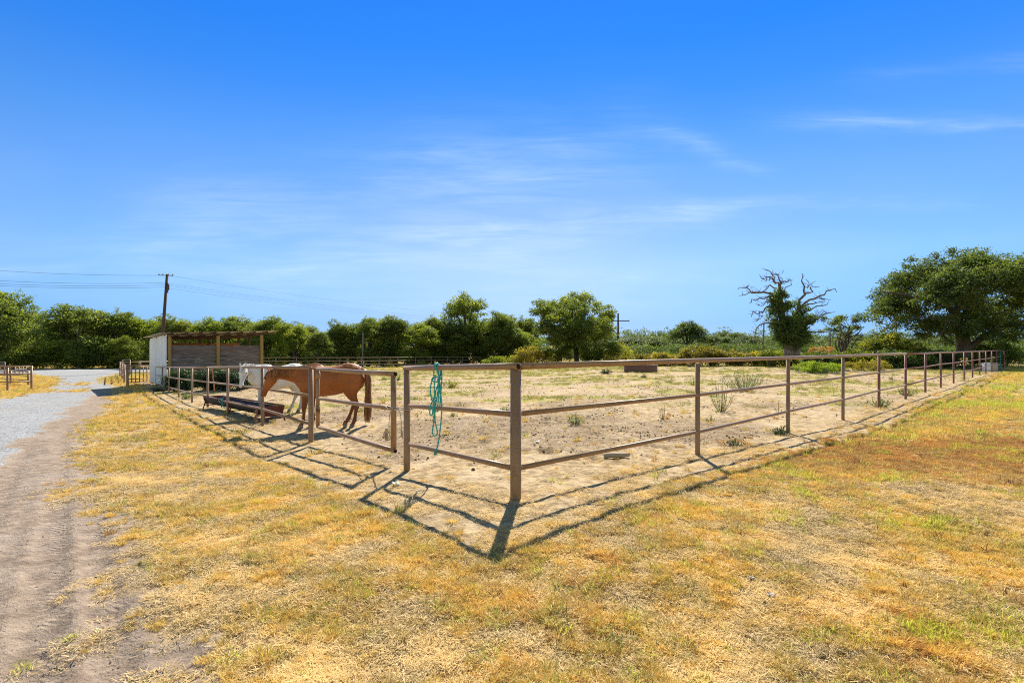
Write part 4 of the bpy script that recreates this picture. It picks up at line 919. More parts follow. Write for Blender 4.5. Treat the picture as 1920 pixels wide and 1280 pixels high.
def variants(key, n, **kw):
    VAR[key] = [make_tree_mesh('%s%d' % (key, i), seed=kw['seed']+i*13, **{k: v for k, v in kw.items() if k != 'seed'})+(kw['W'], kw['H']) for i in range(n)]
variants('wood', 4, W=9, H=9, zb=.8, k=80, nl=42000, size=.185, seed=500, leafmat=M['leaf_wood'], rl=(.07, .15), shell=.6)
variants('woody', 2, W=9, H=9, zb=.5, k=66, nl=34000, size=.185, seed=600, leafmat=M['leaf_wood_y'], rl=(.07, .15), shell=.6)
variants('airy', 2, W=9, H=9, zb=2.0, k=48, nl=22000, size=.19, seed=700, leafmat=M['leaf_wood'], rl=(.06, .13))
variants('far', 3, W=9, H=9, zb=.6, k=44, nl=16000, size=.26, seed=800, leafmat=M['leaf_far'], rl=(.09, .18))
def tree(px, top, wpx, Z, key, v, label, group=None, rz=None, name='tree', depth=1.0):
    x = pw(px, Z); zb = tz(x, Z); cr, tk_, W, Hh = VAR[key][v % len(VAR[key])]
    o = thing(name, label, 'tree', (x, Z, zb), group, rz if rz is not None else (px*1.7) % 6.28)
    sx_ = wpx/F*Z/W; sz_ = (CAMH-(top-HY)/F*Z-zb)/Hh; o.scale = (sx_, sx_*depth, sz_)
    for nm, me in (('trunk', tk_), ('crown', cr)):
        c = bpy.data.objects.new(nm, me); sc.collection.objects.link(c); c.parent = o
    return o
front = [(-95, 566, 150, 62, 'wood', 1), (8, 549, 135, 61, 'wood', 0), (66, 588, 70, 66, 'wood', 2), (148, 573, 165, 63, 'wood', 3), (222, 586, 90, 66, 'wood', 1), (272, 591, 90, 68, 'woody', 0),
 (228, 632, 62, 62, 'woody', 1), (330, 594, 100, 69, 'wood', 2), (392, 598, 92, 69, 'woody', 1), (440, 594, 90, 72, 'wood', 0), (500, 593, 110, 70, 'wood', 3), (552, 601, 96, 68, 'woody', 0), (598, 624, 66, 66, 'wood', 1),
 (640, 603, 74, 71, 'wood', 2), (690, 597, 100, 72, 'wood', 0), (742, 592, 92, 74, 'wood', 3), (787, 608, 104, 73, 'woody', 1), (812, 597, 70, 78, 'wood', 1), (874, 553, 128, 80, 'airy', 1), (868, 604, 120, 77, 'wood', 2), (940, 586, 100, 77, 'airy', 0), (938, 606, 110, 76, 'wood', 0), (980, 618, 80, 78, 'woody', 0)]
desc = {'wood': 'dense dark green woodland tree', 'woody': 'yellowish green woodland tree', 'airy': 'tall open crowned tree'}
cnt = {}
for f_ in front: cnt.setdefault(f_[4], []).append(f_[0])
for q in cnt.values(): q.sort()
for (px, top, wp_, Z, key, v) in front:
    k = cnt[key].index(px)+1; Z += 7 if px < 300 else 2
    tree(px, top, wp_, Z, key, v, '%s, %s such from the left in the front row' % (desc[key], ORD[k] if k < 21 else 'last'), 'woodland trees beyond the road')
ordn = lambda k: ORD[k] if k < 21 else 'twenty '+ORD[k-20]
r_ = np.random.RandomState(77); nb = 0
for px in range(-160, 1010, 52):
    nb += 1; tree(px+r_.randint(-9, 9), 603+r_.randint(-7, 6)+(14 if 575 < px < 625 else 0), 92, 86+r_.rand()*5, 'wood', r_.randint(0, 4), 'dark woodland tree in the back row, %s from the left there' % ordn(nb), 'back row of woodland trees')
fars = [(1195, 629, 90, 116), (1235, 632, 80, 108), (1270, 628, 90, 120), (1345, 628, 100, 115), (1405, 630, 90, 118), (1490, 630, 100, 112), (1545, 632, 90, 118), (1600, 633, 100, 112), (1172, 632, 60, 120), (1215, 628, 70, 118), (1252, 626, 60, 112), (1288, 600, 92, 100), (1330, 626, 60, 110), (1352, 622, 50, 140), (1385, 622, 62, 135), (1418, 627, 50, 125), (1455, 628, 60, 130), (1510, 628, 70, 120), (1575, 632, 60, 120), (1620, 630, 60, 125), (1660, 634, 60, 120), (1770, 626, 44, 105), (1700, 634, 70, 130), (1740, 640, 60, 150), (1830, 634, 70, 110), (1900, 632, 80, 110), (1130, 634, 60, 118)]
fo = sorted(q[0] for q in fars)
for i, (px, top, wp_, Z) in enumerate(fars):
    lab = 'rounded blue green tree, tallest of the distant ones right of the broad oak' if px == 1288 else 'hazy low tree on the far horizon, %s from the left there' % ordn(fo.index(px)+1)
    tree(px, top, wp_, Z, 'far', i, lab, 'distant trees behind the hedge', depth=1)

# broad oak in the middle
def clump_tree(name, label, px, Z, bY, lobes, nl, size, seed, leafmat, limbs, tr, U, shell=.45, extra=None, barkm=None, dep=1.0, squash=.85, ivy=None, flat=1.0):
    """lobes in zoom coordinates (u, v, r, depth m)"""
    u0, v0, s_ = U; x = pw(px, Z); zb = tz(x, Z); o = thing(name, label, 'tree', (x, Z, zb)); k = Z/F/s_
    def w3(u, v, d=0.0): return np.array(((u0+u/s_-960)/F*Z, Z+d, CAMH-(v0+v/s_-HY)/F*Z))
    mb = MB()
    for (pts, a, b) in limbs: limb(mb, [w3(*q) for q in pts], a, b, 8, 1 if (ivy and a < .3) else 4)
    mb.build('trunk', barkm or M['bark'], o)
    c = np.array([w3(q[0], q[1], q[3]) for q in lobes]); r = np.array([q[2]*k*(1.14 if ivy else 1) for q in lobes])
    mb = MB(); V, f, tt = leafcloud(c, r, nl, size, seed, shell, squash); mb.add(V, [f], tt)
    mb.build(ivy or 'crown', leafmat, o, smooth=False); return o
U4 = (820, 520, 4.0)
r_ = np.random.RandomState(5); lb = []
for i in range(60):
    a = r_.rand()*2*math.pi; q = math.sqrt(r_.rand())*.92; dd = (r_.rand()*2-1); e = math.sqrt(max(0, 1-dd*dd*.6))
    lb.append((1025+300*q*math.cos(a)*e, 330+210*q*math.sin(a)*e+(30 if abs(math.cos(a)) > .8 else 0), 46+26*r_.rand(), dd*4.2))
lb += [(1030, 140, 42, 0), (980, 180, 45, 1), (1090, 150, 42, -1), (760, 200, 42, 0), (735, 260, 40, 1), (1290, 280, 40, 0), (1310, 380, 38, 0), (1000, 500, 60, 0), (1080, 540, 60, 0), (880, 470, 60, 0), (1180, 480, 55, -1)]
clump_tree('oak_tree', 'broad rounded green oak standing alone in front of the woods at mid picture', 1081, 60, 680, lb, 70000, .17, 31, M['leaf_wood'],
  [([(1048, 640, 0), (1040, 560, 0), (1035, 480, 0), (1030, 400, 0)], .32, .2), ([(1035, 480, 0), (930, 400, 1), (820, 320, 0), (760, 260, 0)], .16, .04), ([(1035, 460, 0), (1130, 380, -1), (1230, 330, 0), (1290, 290, 0)], .16, .04), ([(1030, 400, 0), (1010, 280, 0), (1030, 170, 0)], .17, .04), ([(1035, 420, 0), (1110, 280, 1), (1100, 180, 1)], .14, .04)], .3, U4)
# big live oak on the right
U5 = (1280, 440, 3.0); r_ = np.random.RandomState(9); lb = []
for i in range(215):
    a = math.pi*r_.rand(); q = (.35+.58*math.sqrt(r_.rand())); dd = r_.rand()*2-1; e = math.sqrt(max(0, 1-.75*dd*dd))
    lb.append((1590+(510-40)*q*math.cos(a)*e*(1 if math.cos(a) > 0 else .93), 420-308*q*math.sin(a)*e+14*r_.randn(), 42+24*r_.rand(), dd*6.5))
for i in range(46):
    u = 1260+760*r_.rand(); lb.append((u, 430+130*r_.rand()*(1-.35*abs(u-1640)/420), 34+18*r_.rand(), (r_.rand()*2-1)*5))
for i in range(34): lb.append((1400+400*r_.rand(), 470+95*r_.rand(), 34+20*r_.rand(), -4+7*r_.rand()))
for i in range(16): lb.append((1480+260*r_.rand(), 560+28*r_.rand(), 24+10*r_.rand(), -5+2.5*r_.rand()))
lb += [(1095, 330, 34, 0), (1135, 355, 34, 1), (1120, 300, 28, -1), (1150, 420, 34, 0), (1190, 455, 36, -1), (1215, 500, 34, 0), (1150, 475, 30, 1), (1185, 525, 30, 0), (1240, 520, 30, -1), (1290, 140, 34, 0), (1330, 165, 34, 1), (1420, 120, 34, 0), (1470, 112, 34, -1), (1570, 120, 36, 0), (1680, 135, 36, 1), (1770, 160, 36, 0), (1840, 200, 40, 0), (1390, 250, 30, -2), (1920, 260, 60, 0), (1960, 350, 60, 0), (1930, 430, 60, 0), (1060, 350, 18, 0), (1085, 385, 20, 0)]
clump_tree('live_oak_tree', 'huge spreading dark live oak beside the far end of the right fence', 1810, 47, 684, lb, 170000, .155, 41, M['leaf_oak'],
  [([(1585, 690, 0), (1580, 600, 0), (1560, 540, 0), (1530, 470, 0)], .62, .36), ([(1600, 640, 0), (1660, 560, -1), (1760, 500, -2), (1880, 470, -3)], .34, .1), ([(1530, 470, 0), (1440, 410, -1), (1320, 370, -1), (1200, 330, 0), (1100, 320, 0)], .3, .04),
   ([(1530, 480, 0), (1560, 360, 0), (1600, 260, 0), (1620, 170, 0)], .3, .06), ([(1545, 500, 0), (1480, 470, -1), (1390, 455, -2), (1345, 530, -2.5), (1272, 582, -3)], .17, .05), ([(1550, 500, 0), (1660, 400, 1), (1780, 300, 2)], .24, .05),
   ([(1440, 410, -1), (1380, 300, -1), (1320, 200, 0)], .16, .04), ([(1500, 560, 0), (1440, 500, -2), (1250, 470, -2), (1170, 490, -2)], .12, .03), ([(1700, 520, -1), (1830, 560, -2), (1900, 590, -2)], .1, .04)], .6, U5, shell=.3, squash=.85)
# dead tree clothed with ivy
DT = [((600, 700), (592, 600), (562, 480), (552, 380), (545, 300), .42, .11), ((632, 700), (640, 580), (652, 470), (652, 400), .40, .13), ((545, 305), (540, 270), (515, 268), (520, 240), (495, 212), (470, 198), .10, .03), ((545, 295), (562, 250), (558, 205), .09, .03), ((553, 275), (590, 265), (617, 258), .06, .025),
 ((520, 270), (480, 240), (450, 240), (437, 270), .07, .03), ((530, 300), (485, 282), (460, 312), (432, 330), .06, .03), ((550, 365), (510, 330), (470, 320), (430, 322), (400, 302), (365, 290), (345, 300), .11, .03), ((430, 324), (380, 325), (328, 341), .06, .025), ((545, 380), (490, 345), (440, 355), (402, 360), (390, 385), .09, .03),
 ((548, 410), (500, 388), (460, 380), (428, 402), .08, .03), ((550, 450), (510, 410), (470, 413), (440, 430), (405, 430), (400, 462), .09, .03), ((450, 432), (442, 470), (418, 486), .05, .025), ((565, 530), (510, 500), (462, 500), (430, 528), (424, 578), .09, .03), ((652, 400), (657, 368), (690, 330), (690, 290), (675, 255), (682, 218), .13, .03),
 ((688, 328), (740, 320), (733, 290), (752, 297), .07, .03), ((655, 425), (690, 380), (740, 360), (790, 338), (822, 312), (852, 326), .12, .03), ((685, 400), (740, 388), (806, 374), .07, .03), ((660, 440), (720, 420), (780, 400), (800, 380), .07, .03), ((690, 500), (740, 480), (792, 446), (842, 436), .10, .03), ((700, 545), (760, 546), (806, 538), .07, .03), ((735, 482), (782, 430), .05, .025),
 ((545, 345), (562, 300), (575, 272), .06, .03), ((600, 560), (588, 500), (606, 458), .05, .03), ((498, 250), (470, 262), (455, 250), .04, .02), ((500, 220), (520, 225), (538, 222), .035, .02), ((365, 290), (358, 300), .02, .02), ((700, 300), (712, 268), .04, .02), ((760, 350), (800, 372), .05, .02)]
r_ = np.random.RandomState(21); lm = []
def twist(b, n_):
    pts = list(b[:-2]); d0 = 0; d1 = r_.randn()*1.1 if n_ > 1 else 0; out = []
    for i, q in enumerate(pts):
        out.append((q[0], q[1], d0+d1*i/len(pts)))
        if i < len(pts)-1 and n_ > 1: nx_ = pts[i+1]; out.append(((q[0]+nx_[0])/2+r_.randn()*6.5, (q[1]+nx_[1])/2+r_.randn()*6.5, d0+d1*(i+.5)/len(pts)))
    return (out, b[-2], b[-1])
for n_, b in enumerate(DT): lm.append(twist(b if n_ < 2 else (*b[:-2], b[-2]*.95, b[-1]*.8), n_))
for n_, b in enumerate(DT[2:]):   # twigs
    for _ in range(9):
        i = r_.randint(0, len(b)-3); q = b[i]; nx_ = b[i+1]; f_ = r_.rand(); x0, y0 = q[0]*(1-f_)+nx_[0]*f_, q[1]*(1-f_)+nx_[1]*f_; a = r_.rand()*6.28; l_ = 12+26*r_.rand()
        lm.append(([(x0, y0, 0), (x0+math.cos(a)*l_*.5, y0-abs(math.sin(a))*l_*.4, .1), (x0+math.cos(a)*l_, y0-abs(math.sin(a))*l_, .2)], .020, .008))
iv = [(540, 335, 34, 0), (520, 370, 36, 0), (535, 420, 48, 0), (545, 470, 52, .3), (560, 530, 58, 0), (600, 560, 62, -.3), (650, 480, 48, 0), (665, 430, 38, 0), (690, 490, 46, .2), (700, 540, 40, 0), (620, 600, 56, 0), (670, 580, 46, 0), (560, 590, 36, 0), (580, 350, 24, 0), (575, 400, 36, 0), (630, 390, 20, 0), (610, 500, 50, -.5), (720, 470, 30, 0), (640, 540, 55, .5)]
clump_tree('dead_tree', 'dead tree with bare crooked limbs and ivy thick round its trunks', 1488, 41, 690, iv, 34000, .125, 51, M['leaf_ivy'], lm, .4, U5, shell=.3, barkm=M['deadwood'], ivy='ivy')
# feathery tree behind
lm = []; lb = []; r_ = np.random.RandomState(33)
for k in range(15):
    tx, ty = 815+225*r_.rand(), 445+110*r_.rand(); x0 = 880+50*r_.rand()
    lm.append(([(x0, 690, 0), (x0+(tx-x0)*.35, 600, r_.randn()*.6), (x0+(tx-x0)*.75, (ty+600)/2, r_.randn()), (tx, ty, r_.randn())], .07, .02)); lb.append((tx, ty, 20+10*r_.rand(), r_.randn()))
    lb.append((x0+(tx-x0)*.8, (ty+600)/2-10, 15, r_.randn()))
clump_tree('young_tree', 'feathery young tree with thin pale branches between the dead tree and the live oak', 1590, 52, 690, lb, 6000, .13, 61, M['leaf_far'], lm, .1, U5, shell=.1)

# ---------------------------------------------------------------- shrubs and hedge
def shrub(name, label, cat, px0, px1, top, Z, leafmat, n, size, seed, depth=1.4, group=None, rough=.3, base=None, tb=0.0, Z1=None):
    Z1 = Z1 or Z; r_ = np.random.RandomState(seed); xc = (pw(px0, Z)+pw(px1, Z1))/2; zc = (Z+Z1)/2
    x0, x1 = pw(px0, Z), pw(px1, Z1); wid = abs(x1-x0); hgt = CAMH-(top-HY)/F*zc-tz(xc, zc); rad = min(max(hgt*.22, wid*.06), wid*.3)
    k = int(max(6, wid*hgt/(rad*rad)*1.3)); c = []; r = []
    for i in range(k):
        f_ = r_.rand(); x = x0+rad*.7+(x1-x0-1.4*rad)*f_; y = Z+(Z1-Z)*f_+(r_.rand()-.5)*depth; e = (1-.25*abs(2*f_-1)**3); g = tz(x, y)
        z = g+(rad*.35+(hgt-rad*.95)*r_.rand()**.75)*e*(1-rough*float(vn(x*.55+seed, y*.3, 4))); q = rad*(.75+.4*r_.rand()); c.append((x, y, z)); r.append(q)
    o = thing(name, label, cat, (xc, zc, tz(xc, zc)), group); mb = MB()
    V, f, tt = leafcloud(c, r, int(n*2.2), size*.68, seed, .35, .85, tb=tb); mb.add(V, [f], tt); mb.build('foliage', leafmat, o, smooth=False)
    mb = MB()
    for i in range(min(k, 9)): g = tz(c[i][0], c[i][1]); limb(mb, [(c[i][0]*.6+xc*.4, c[i][1], g-.1), (c[i][0]*.9+xc*.1, c[i][1], g*.4+c[i][2]*.6), c[i]], .035, .012, 5, 3)
    mb.build('stems', M['bark'], o); return o
hg = 'vine covered shrubs of the hedge line'
for i, a in enumerate([
  (905, 985, 661, 62, 'leaf_vine_g', 3500, 'low dull green thicket where the thin rail fence ends'), (960, 1032, 645, 60, 'leaf_vine', 4200, 'bright yellow leaved thicket left of the broad oak'), (1020, 1075, 640, 59, 'leaf_vine_g', 3600, 'yellow green thicket at the left foot of the broad oak'),
  (1085, 1130, 648, 58, 'leaf_wood', 3000, 'dark green bush at the right foot of the broad oak'), (1108, 1182, 636, 57, 'leaf_vine_g', 4800, 'tall yellow green thicket right of the broad oak'), (1150, 1245, 662, 52, 'leaf_vine', 4200, 'low clipped looking vine hedge with yellow top, first stretch after the oak'),
  (1215, 1300, 654, 50, 'leaf_vine', 4200, 'vine hedge with a small yellow green peak above the water tank'), (1284, 1375, 643, 47, 'leaf_vine', 6200, 'rounded brown and yellow vine mound, highest of the hedge line'), (1360, 1450, 655, 46, 'leaf_vine', 4200, 'low brownish vine hedge left of the dead tree'),
  (1420, 1495, 648, 44, 'leaf_vine_g', 4200, 'bright yellow green vines at the left foot of the dead tree'), (1495, 1570, 655, 45, 'leaf_ivy', 4200, 'dark green hedge at the right foot of the dead tree'), (1545, 1640, 652, 45, 'leaf_vine_g', 4500, 'low green vine hedge below the feathery young tree'),
  (1615, 1708, 612, 46, 'leaf_vine_g', 9000, 'tall yellow green bush under the left limbs of the live oak'), (1640, 1740, 652, 43, 'leaf_ivy', 5000, 'dark hedge stretch in front of the tall yellow green bush'), (1716, 1800, 652, 44, 'leaf_ivy', 5000, 'dark hedge left of the live oak trunk'),
  (1700, 1745, 632, 47, 'leaf_vine_g', 2200, 'small airy bush left of the live oak trunk'), (1820, 1905, 640, 47, 'leaf_ivy', 6000, 'dark thicket right of the live oak trunk'), (1880, 2000, 636, 52, 'leaf_ivy', 6000, 'dark thicket behind the fence at the right edge'), (1980, 2130, 630, 50, 'leaf_ivy', 5000, 'outermost dark thicket at the right edge')]):
    shrub('hedge_shrub', a[6], 'shrub', a[0], a[1], a[2], a[3], M[a[4]], a[5], .20, 900+i*7, 2.2, hg)
shrub('shrub', 'small orange leaved bush glowing behind the hedge right of the dead tree', 'shrub', 1533, 1563, 640, 55, M['leaf_orange'], 900, .2, 77)
shrub('shrub', 'tiny orange leaved bush next to the dead tree trunk', 'shrub', 1521, 1531, 644, 55, M['leaf_orange'], 300, .2, 78)
# understorey along the wood
c = []; r = []; r_ = np.random.RandomState(3)
for i in range(640):
    px = -230+1230*i/640+r_.randn()*2; f_ = np.clip((px-300)/600, 0, 1); Z = 67.3+10*f_+r_.rand()*1.8+(1.5 if px < 300 else 0)+(px < 60)*-2; x = pw(px, Z); q = .8+1.0*r_.rand(); c.append((x, Z, tz(x, Z)+q*.55+(2.6*r_.rand()**1.6))); r.append(q)
mb = MB(); V, f, tt = leafcloud(c, r, 130000, .20, 8, .3, tb=-.03); mb.add(V, [f], tt); tag(mb.build('undergrowth', M['leaf_wood'], smooth=False), 'dark tangled undergrowth along the foot of the woods', 'undergrowth', kind='stuff')
c = []; r = []
for i in range(520):
    px = 960+1250*i/520+r_.randn()*2; Z = 150+r_.rand()*20; x = pw(px, Z); q = 2.2+2*r_.rand(); c.append((x, Z, tz(x, Z)+q*.8+1.5*r_.rand())); r.append(q)
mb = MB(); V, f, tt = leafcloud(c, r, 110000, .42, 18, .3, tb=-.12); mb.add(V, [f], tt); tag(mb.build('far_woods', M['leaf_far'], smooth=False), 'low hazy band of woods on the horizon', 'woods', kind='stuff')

c = []; r = []
for i in range(460):
    px = 930+1250*i/460+r_.randn()*2; Z = 82+r_.rand()*14; x = pw(px, Z); q = .8+.8*r_.rand(); c.append((x, Z, tz(x, Z)+q*.5+1.0*r_.rand()**1.5)); r.append(q)
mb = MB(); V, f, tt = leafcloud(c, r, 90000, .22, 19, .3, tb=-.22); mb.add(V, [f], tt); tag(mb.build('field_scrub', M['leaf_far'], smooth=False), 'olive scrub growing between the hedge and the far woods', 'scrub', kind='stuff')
# ---------------------------------------------------------------- weeds and bushes inside the paddock
def weed(label, px, py, hpx, wpx, m_, nst, nl, size, seed, name='weed', spread=.5, stems=True, cat='weed', group='weeds growing in the paddock', low=.15):
    x, y = G(px, py); z0 = h1(x, y); k = y/F; Hh, W = hpx*k, wpx*k; r_ = np.random.RandomState(seed); o = thing(name, label, cat, (x, y, z0), group); mb = MB(); L_ = MB()
    for i in range(nst):
        a = r_.rand()*6.28; q = W/2*math.sqrt(r_.rand()); tip = np.array((x+q*math.cos(a), y+q*math.sin(a)*.8, z0+Hh*(1-.45*(q/(W/2))**2)*(.6+.4*r_.rand()))); b0 = np.array((x+q*.2*math.cos(a), y+q*.2*math.sin(a), z0-.02))
        mid = b0*.5+tip*.5+np.array((q*math.cos(a)*.15, q*math.sin(a)*.15, -Hh*.03)); p = smooth([b0, mid, tip], 4); mb.tube(p, np.linspace(.006, .0025, len(p))*(1+y*.03), 4)
        n = max(2, nl//nst); tt = low+(1-low)*r_.rand(n); ii = np.clip((tt*(len(p)-1)).astype(int), 0, len(p)-1); c = p[ii]+r_.randn(n, 3)*size*.8
        d = r_.randn(n, 3); d[:, 2] = abs(d[:, 2]); d /= np.linalg.norm(d, axis=1)[:, None]; e = np.cross(d, r_.randn(n, 3)); e /= np.linalg.norm(e, axis=1)[:, None]; s_ = size*(.6+.8*r_.rand(n))[:, None]
        V = np.stack([c, c+d*s_*.5+e*s_*.2, c+d*s_, c+d*s_*.5-e*s_*.2], 1).reshape(-1, 3); L_.add(V, [np.arange(n)[:, None]*4+np.arange(4)], np.repeat(r_.rand(n), 4))
    if stems: mb.build('stems', M['stem'], o)
    L_.build('foliage', m_, o, smooth=False); return o
wd_ = [('grey green feathery weed with reddish stems just right of the second post', 1352, 772, 75, 50, 'leaf_weed', 16, 500, .04, .1), ('wide grey green feathery bush between the second and third posts', 1395, 733, 50, 85, 'leaf_weed', 34, 1500, .06, .1), ('small leafy weed below the middle rail right of the corner post', 1078, 797, 26, 30, 'leaf_weed', 12, 260, .04, .3),
 ('thin dry weed with a bare stem behind the lowest rail left of the second post', 1243, 787, 34, 30, 'leaf_weed', 5, 70, .03, .5), ('low dark green weed at the foot of the third post', 1463, 815, 18, 32, 'leaf_juniper', 18, 420, .045, .1), ('short creeping dark green weed left of the third post', 1378, 836, 12, 44, 'leaf_juniper', 14, 260, .035, .1),
 ('pale scrubby weed behind the fifth post', 1648, 762, 26, 46, 'leaf_weed', 18, 420, .05, .1), ('pale weed behind the sixth post', 1700, 742, 22, 34, 'leaf_weed', 14, 300, .05, .1), ('dry bare weed standing tall beside the third post', 1458, 778, 32, 8, 'leaf_weed', 3, 12, .02, .7),
 ('dark round green weed in the middle of the paddock left of the tank', 1136, 701, 10, 26, 'leaf_juniper', 20, 500, .09, .05), ('small dark green weed just below the tank', 1208, 708, 6, 12, 'leaf_juniper', 10, 160, .07, .05), ('brown green tumble of dead weed behind the teal rope', 845, 727, 20, 34, 'leaf_vine_g', 22, 420, .06, .1),
 ('green weed in the paddock straight behind the gate end', 722, 712, 9, 18, 'leaf_weed_g', 14, 240, .07, .05), ('green weed clump between the gate end and the latch post', 748, 713, 10, 16, 'leaf_weed_g', 14, 240, .07, .05), ('bushy low weed near the horizon behind the fourth post', 1560, 692, 12, 14, 'leaf_weed_g', 10, 200, .08, .05),
 ('dry twiggy weed left of the seventh post', 1675, 712, 8, 20, 'leaf_weed', 10, 80, .05, .3), ('sparse weed between the second and third posts near the lower rail', 1333, 790, 12, 20, 'leaf_weed', 8, 120, .035, .1), ('thin tall weed left of the wide feathery bush', 1300, 722, 24, 22, 'leaf_weed', 7, 90, .05, .3), ('yellow green weed against the dark bush beside the shelter', 412, 728, 34, 26, 'leaf_weed_g', 14, 320, .07, .2), ('pale green weed at the foot of the tan fence by the shelter', 350, 748, 14, 26, 'leaf_weed', 14, 260, .07, .1), ('small weed at the foot of the teal rope bay', 850, 782, 8, 14, 'leaf_weed_g', 9, 120, .04, .1), ('low green weed behind the middle rail left of the corner post', 948, 770, 8, 18, 'leaf_weed', 9, 120, .04, .1)]
for i, a in enumerate(wd_): weed(a[0], a[1], a[2], a[3], a[4], M[a[5]], a[6], a[7], a[8], 1200+i, low=a[9])
shrub('shrub', 'long bright green weed bank behind the right fence at the foot of the dead tree', 'shrub', 1495, 1578, 676, 33, M['leaf_weed_g'], 6500, .09, 1300, 2.0, tb=.15)
shrub('shrub', 'pale straw coloured weeds at the hedge foot right of the green weed bank', 'shrub', 1585, 1665, 672, 37, M['leaf_vine'], 2600, .10, 1301, 1.5)
for i, (a, b, tp, Z, n, lab) in enumerate([(322, 372, 688, 26.8, 4200, 'dark evergreen bush before the plank wall of the shelter, left one of the pair'), (365, 468, 687, 26, 8500, 'wide dark evergreen bush behind the white horse head and the tan fence')]):
    shrub('shrub', lab, 'shrub', a, b, tp, Z, M['leaf_juniper'], n, .12, 1400+i, 1.3)
weed('grey leaved sapling sticking up before the plank wall of the shelter', 372, 700, 36, 24, M['leaf_weed'], 7, 220, .09, 1500, low=.45, name='sapling', cat='sapling', group=None)
weed('green tuft of weeds at the foot of the white shelter wall', 300, 733, 12, 44, M['leaf_juniper'], 30, 700, .07, 1501, low=.05, group=None)
# ---------------------------------------------------------------- horses
def ering(c, side, up, hw, hh, n=16):
    a = np.arange(n)*2*math.pi/n; return np.asarray(c)+np.cos(a)[:, None]*hw*side+np.sin(a)[:, None]*hh*up
def loft(mb, secs, side=None, n=16):
    """secs: list of (centre, half width, half height, side vector)"""
    C_ = np.array([s_[0] for s_ in secs], float); d = np.gradient(C_, axis=0); rings = []
    for i, s_ in enumerate(secs):
        t_ = d[i]/np.linalg.norm(d[i]); sv = np.asarray(s_[3] if len(s_) > 3 else (0, 1, 0), float); up = np.cross(t_, sv); up /= np.linalg.norm(up); sv = np.cross(up, t_)
        rings.append(ering(s_[0], sv, up, s_[1], s_[2], n))
    mb.rings(rings)
def ell(mb, c, r, n=12):
    c = np.asarray(c, float); rings = []
    for th in np.linspace(.12, math.pi-.12, 9): rings.append(np.array([c+np.array((r[0]*math.sin(th)*math.cos(a), r[1]*math.sin(th)*math.sin(a), r[2]*math.cos(th))) for a in np.arange(n)*2*math.pi/n]))
    mb.rings(rings)
def lerp(a, b, t_): return np.asarray(a, float)*(1-t_)+np.asarray(b, float)*t_
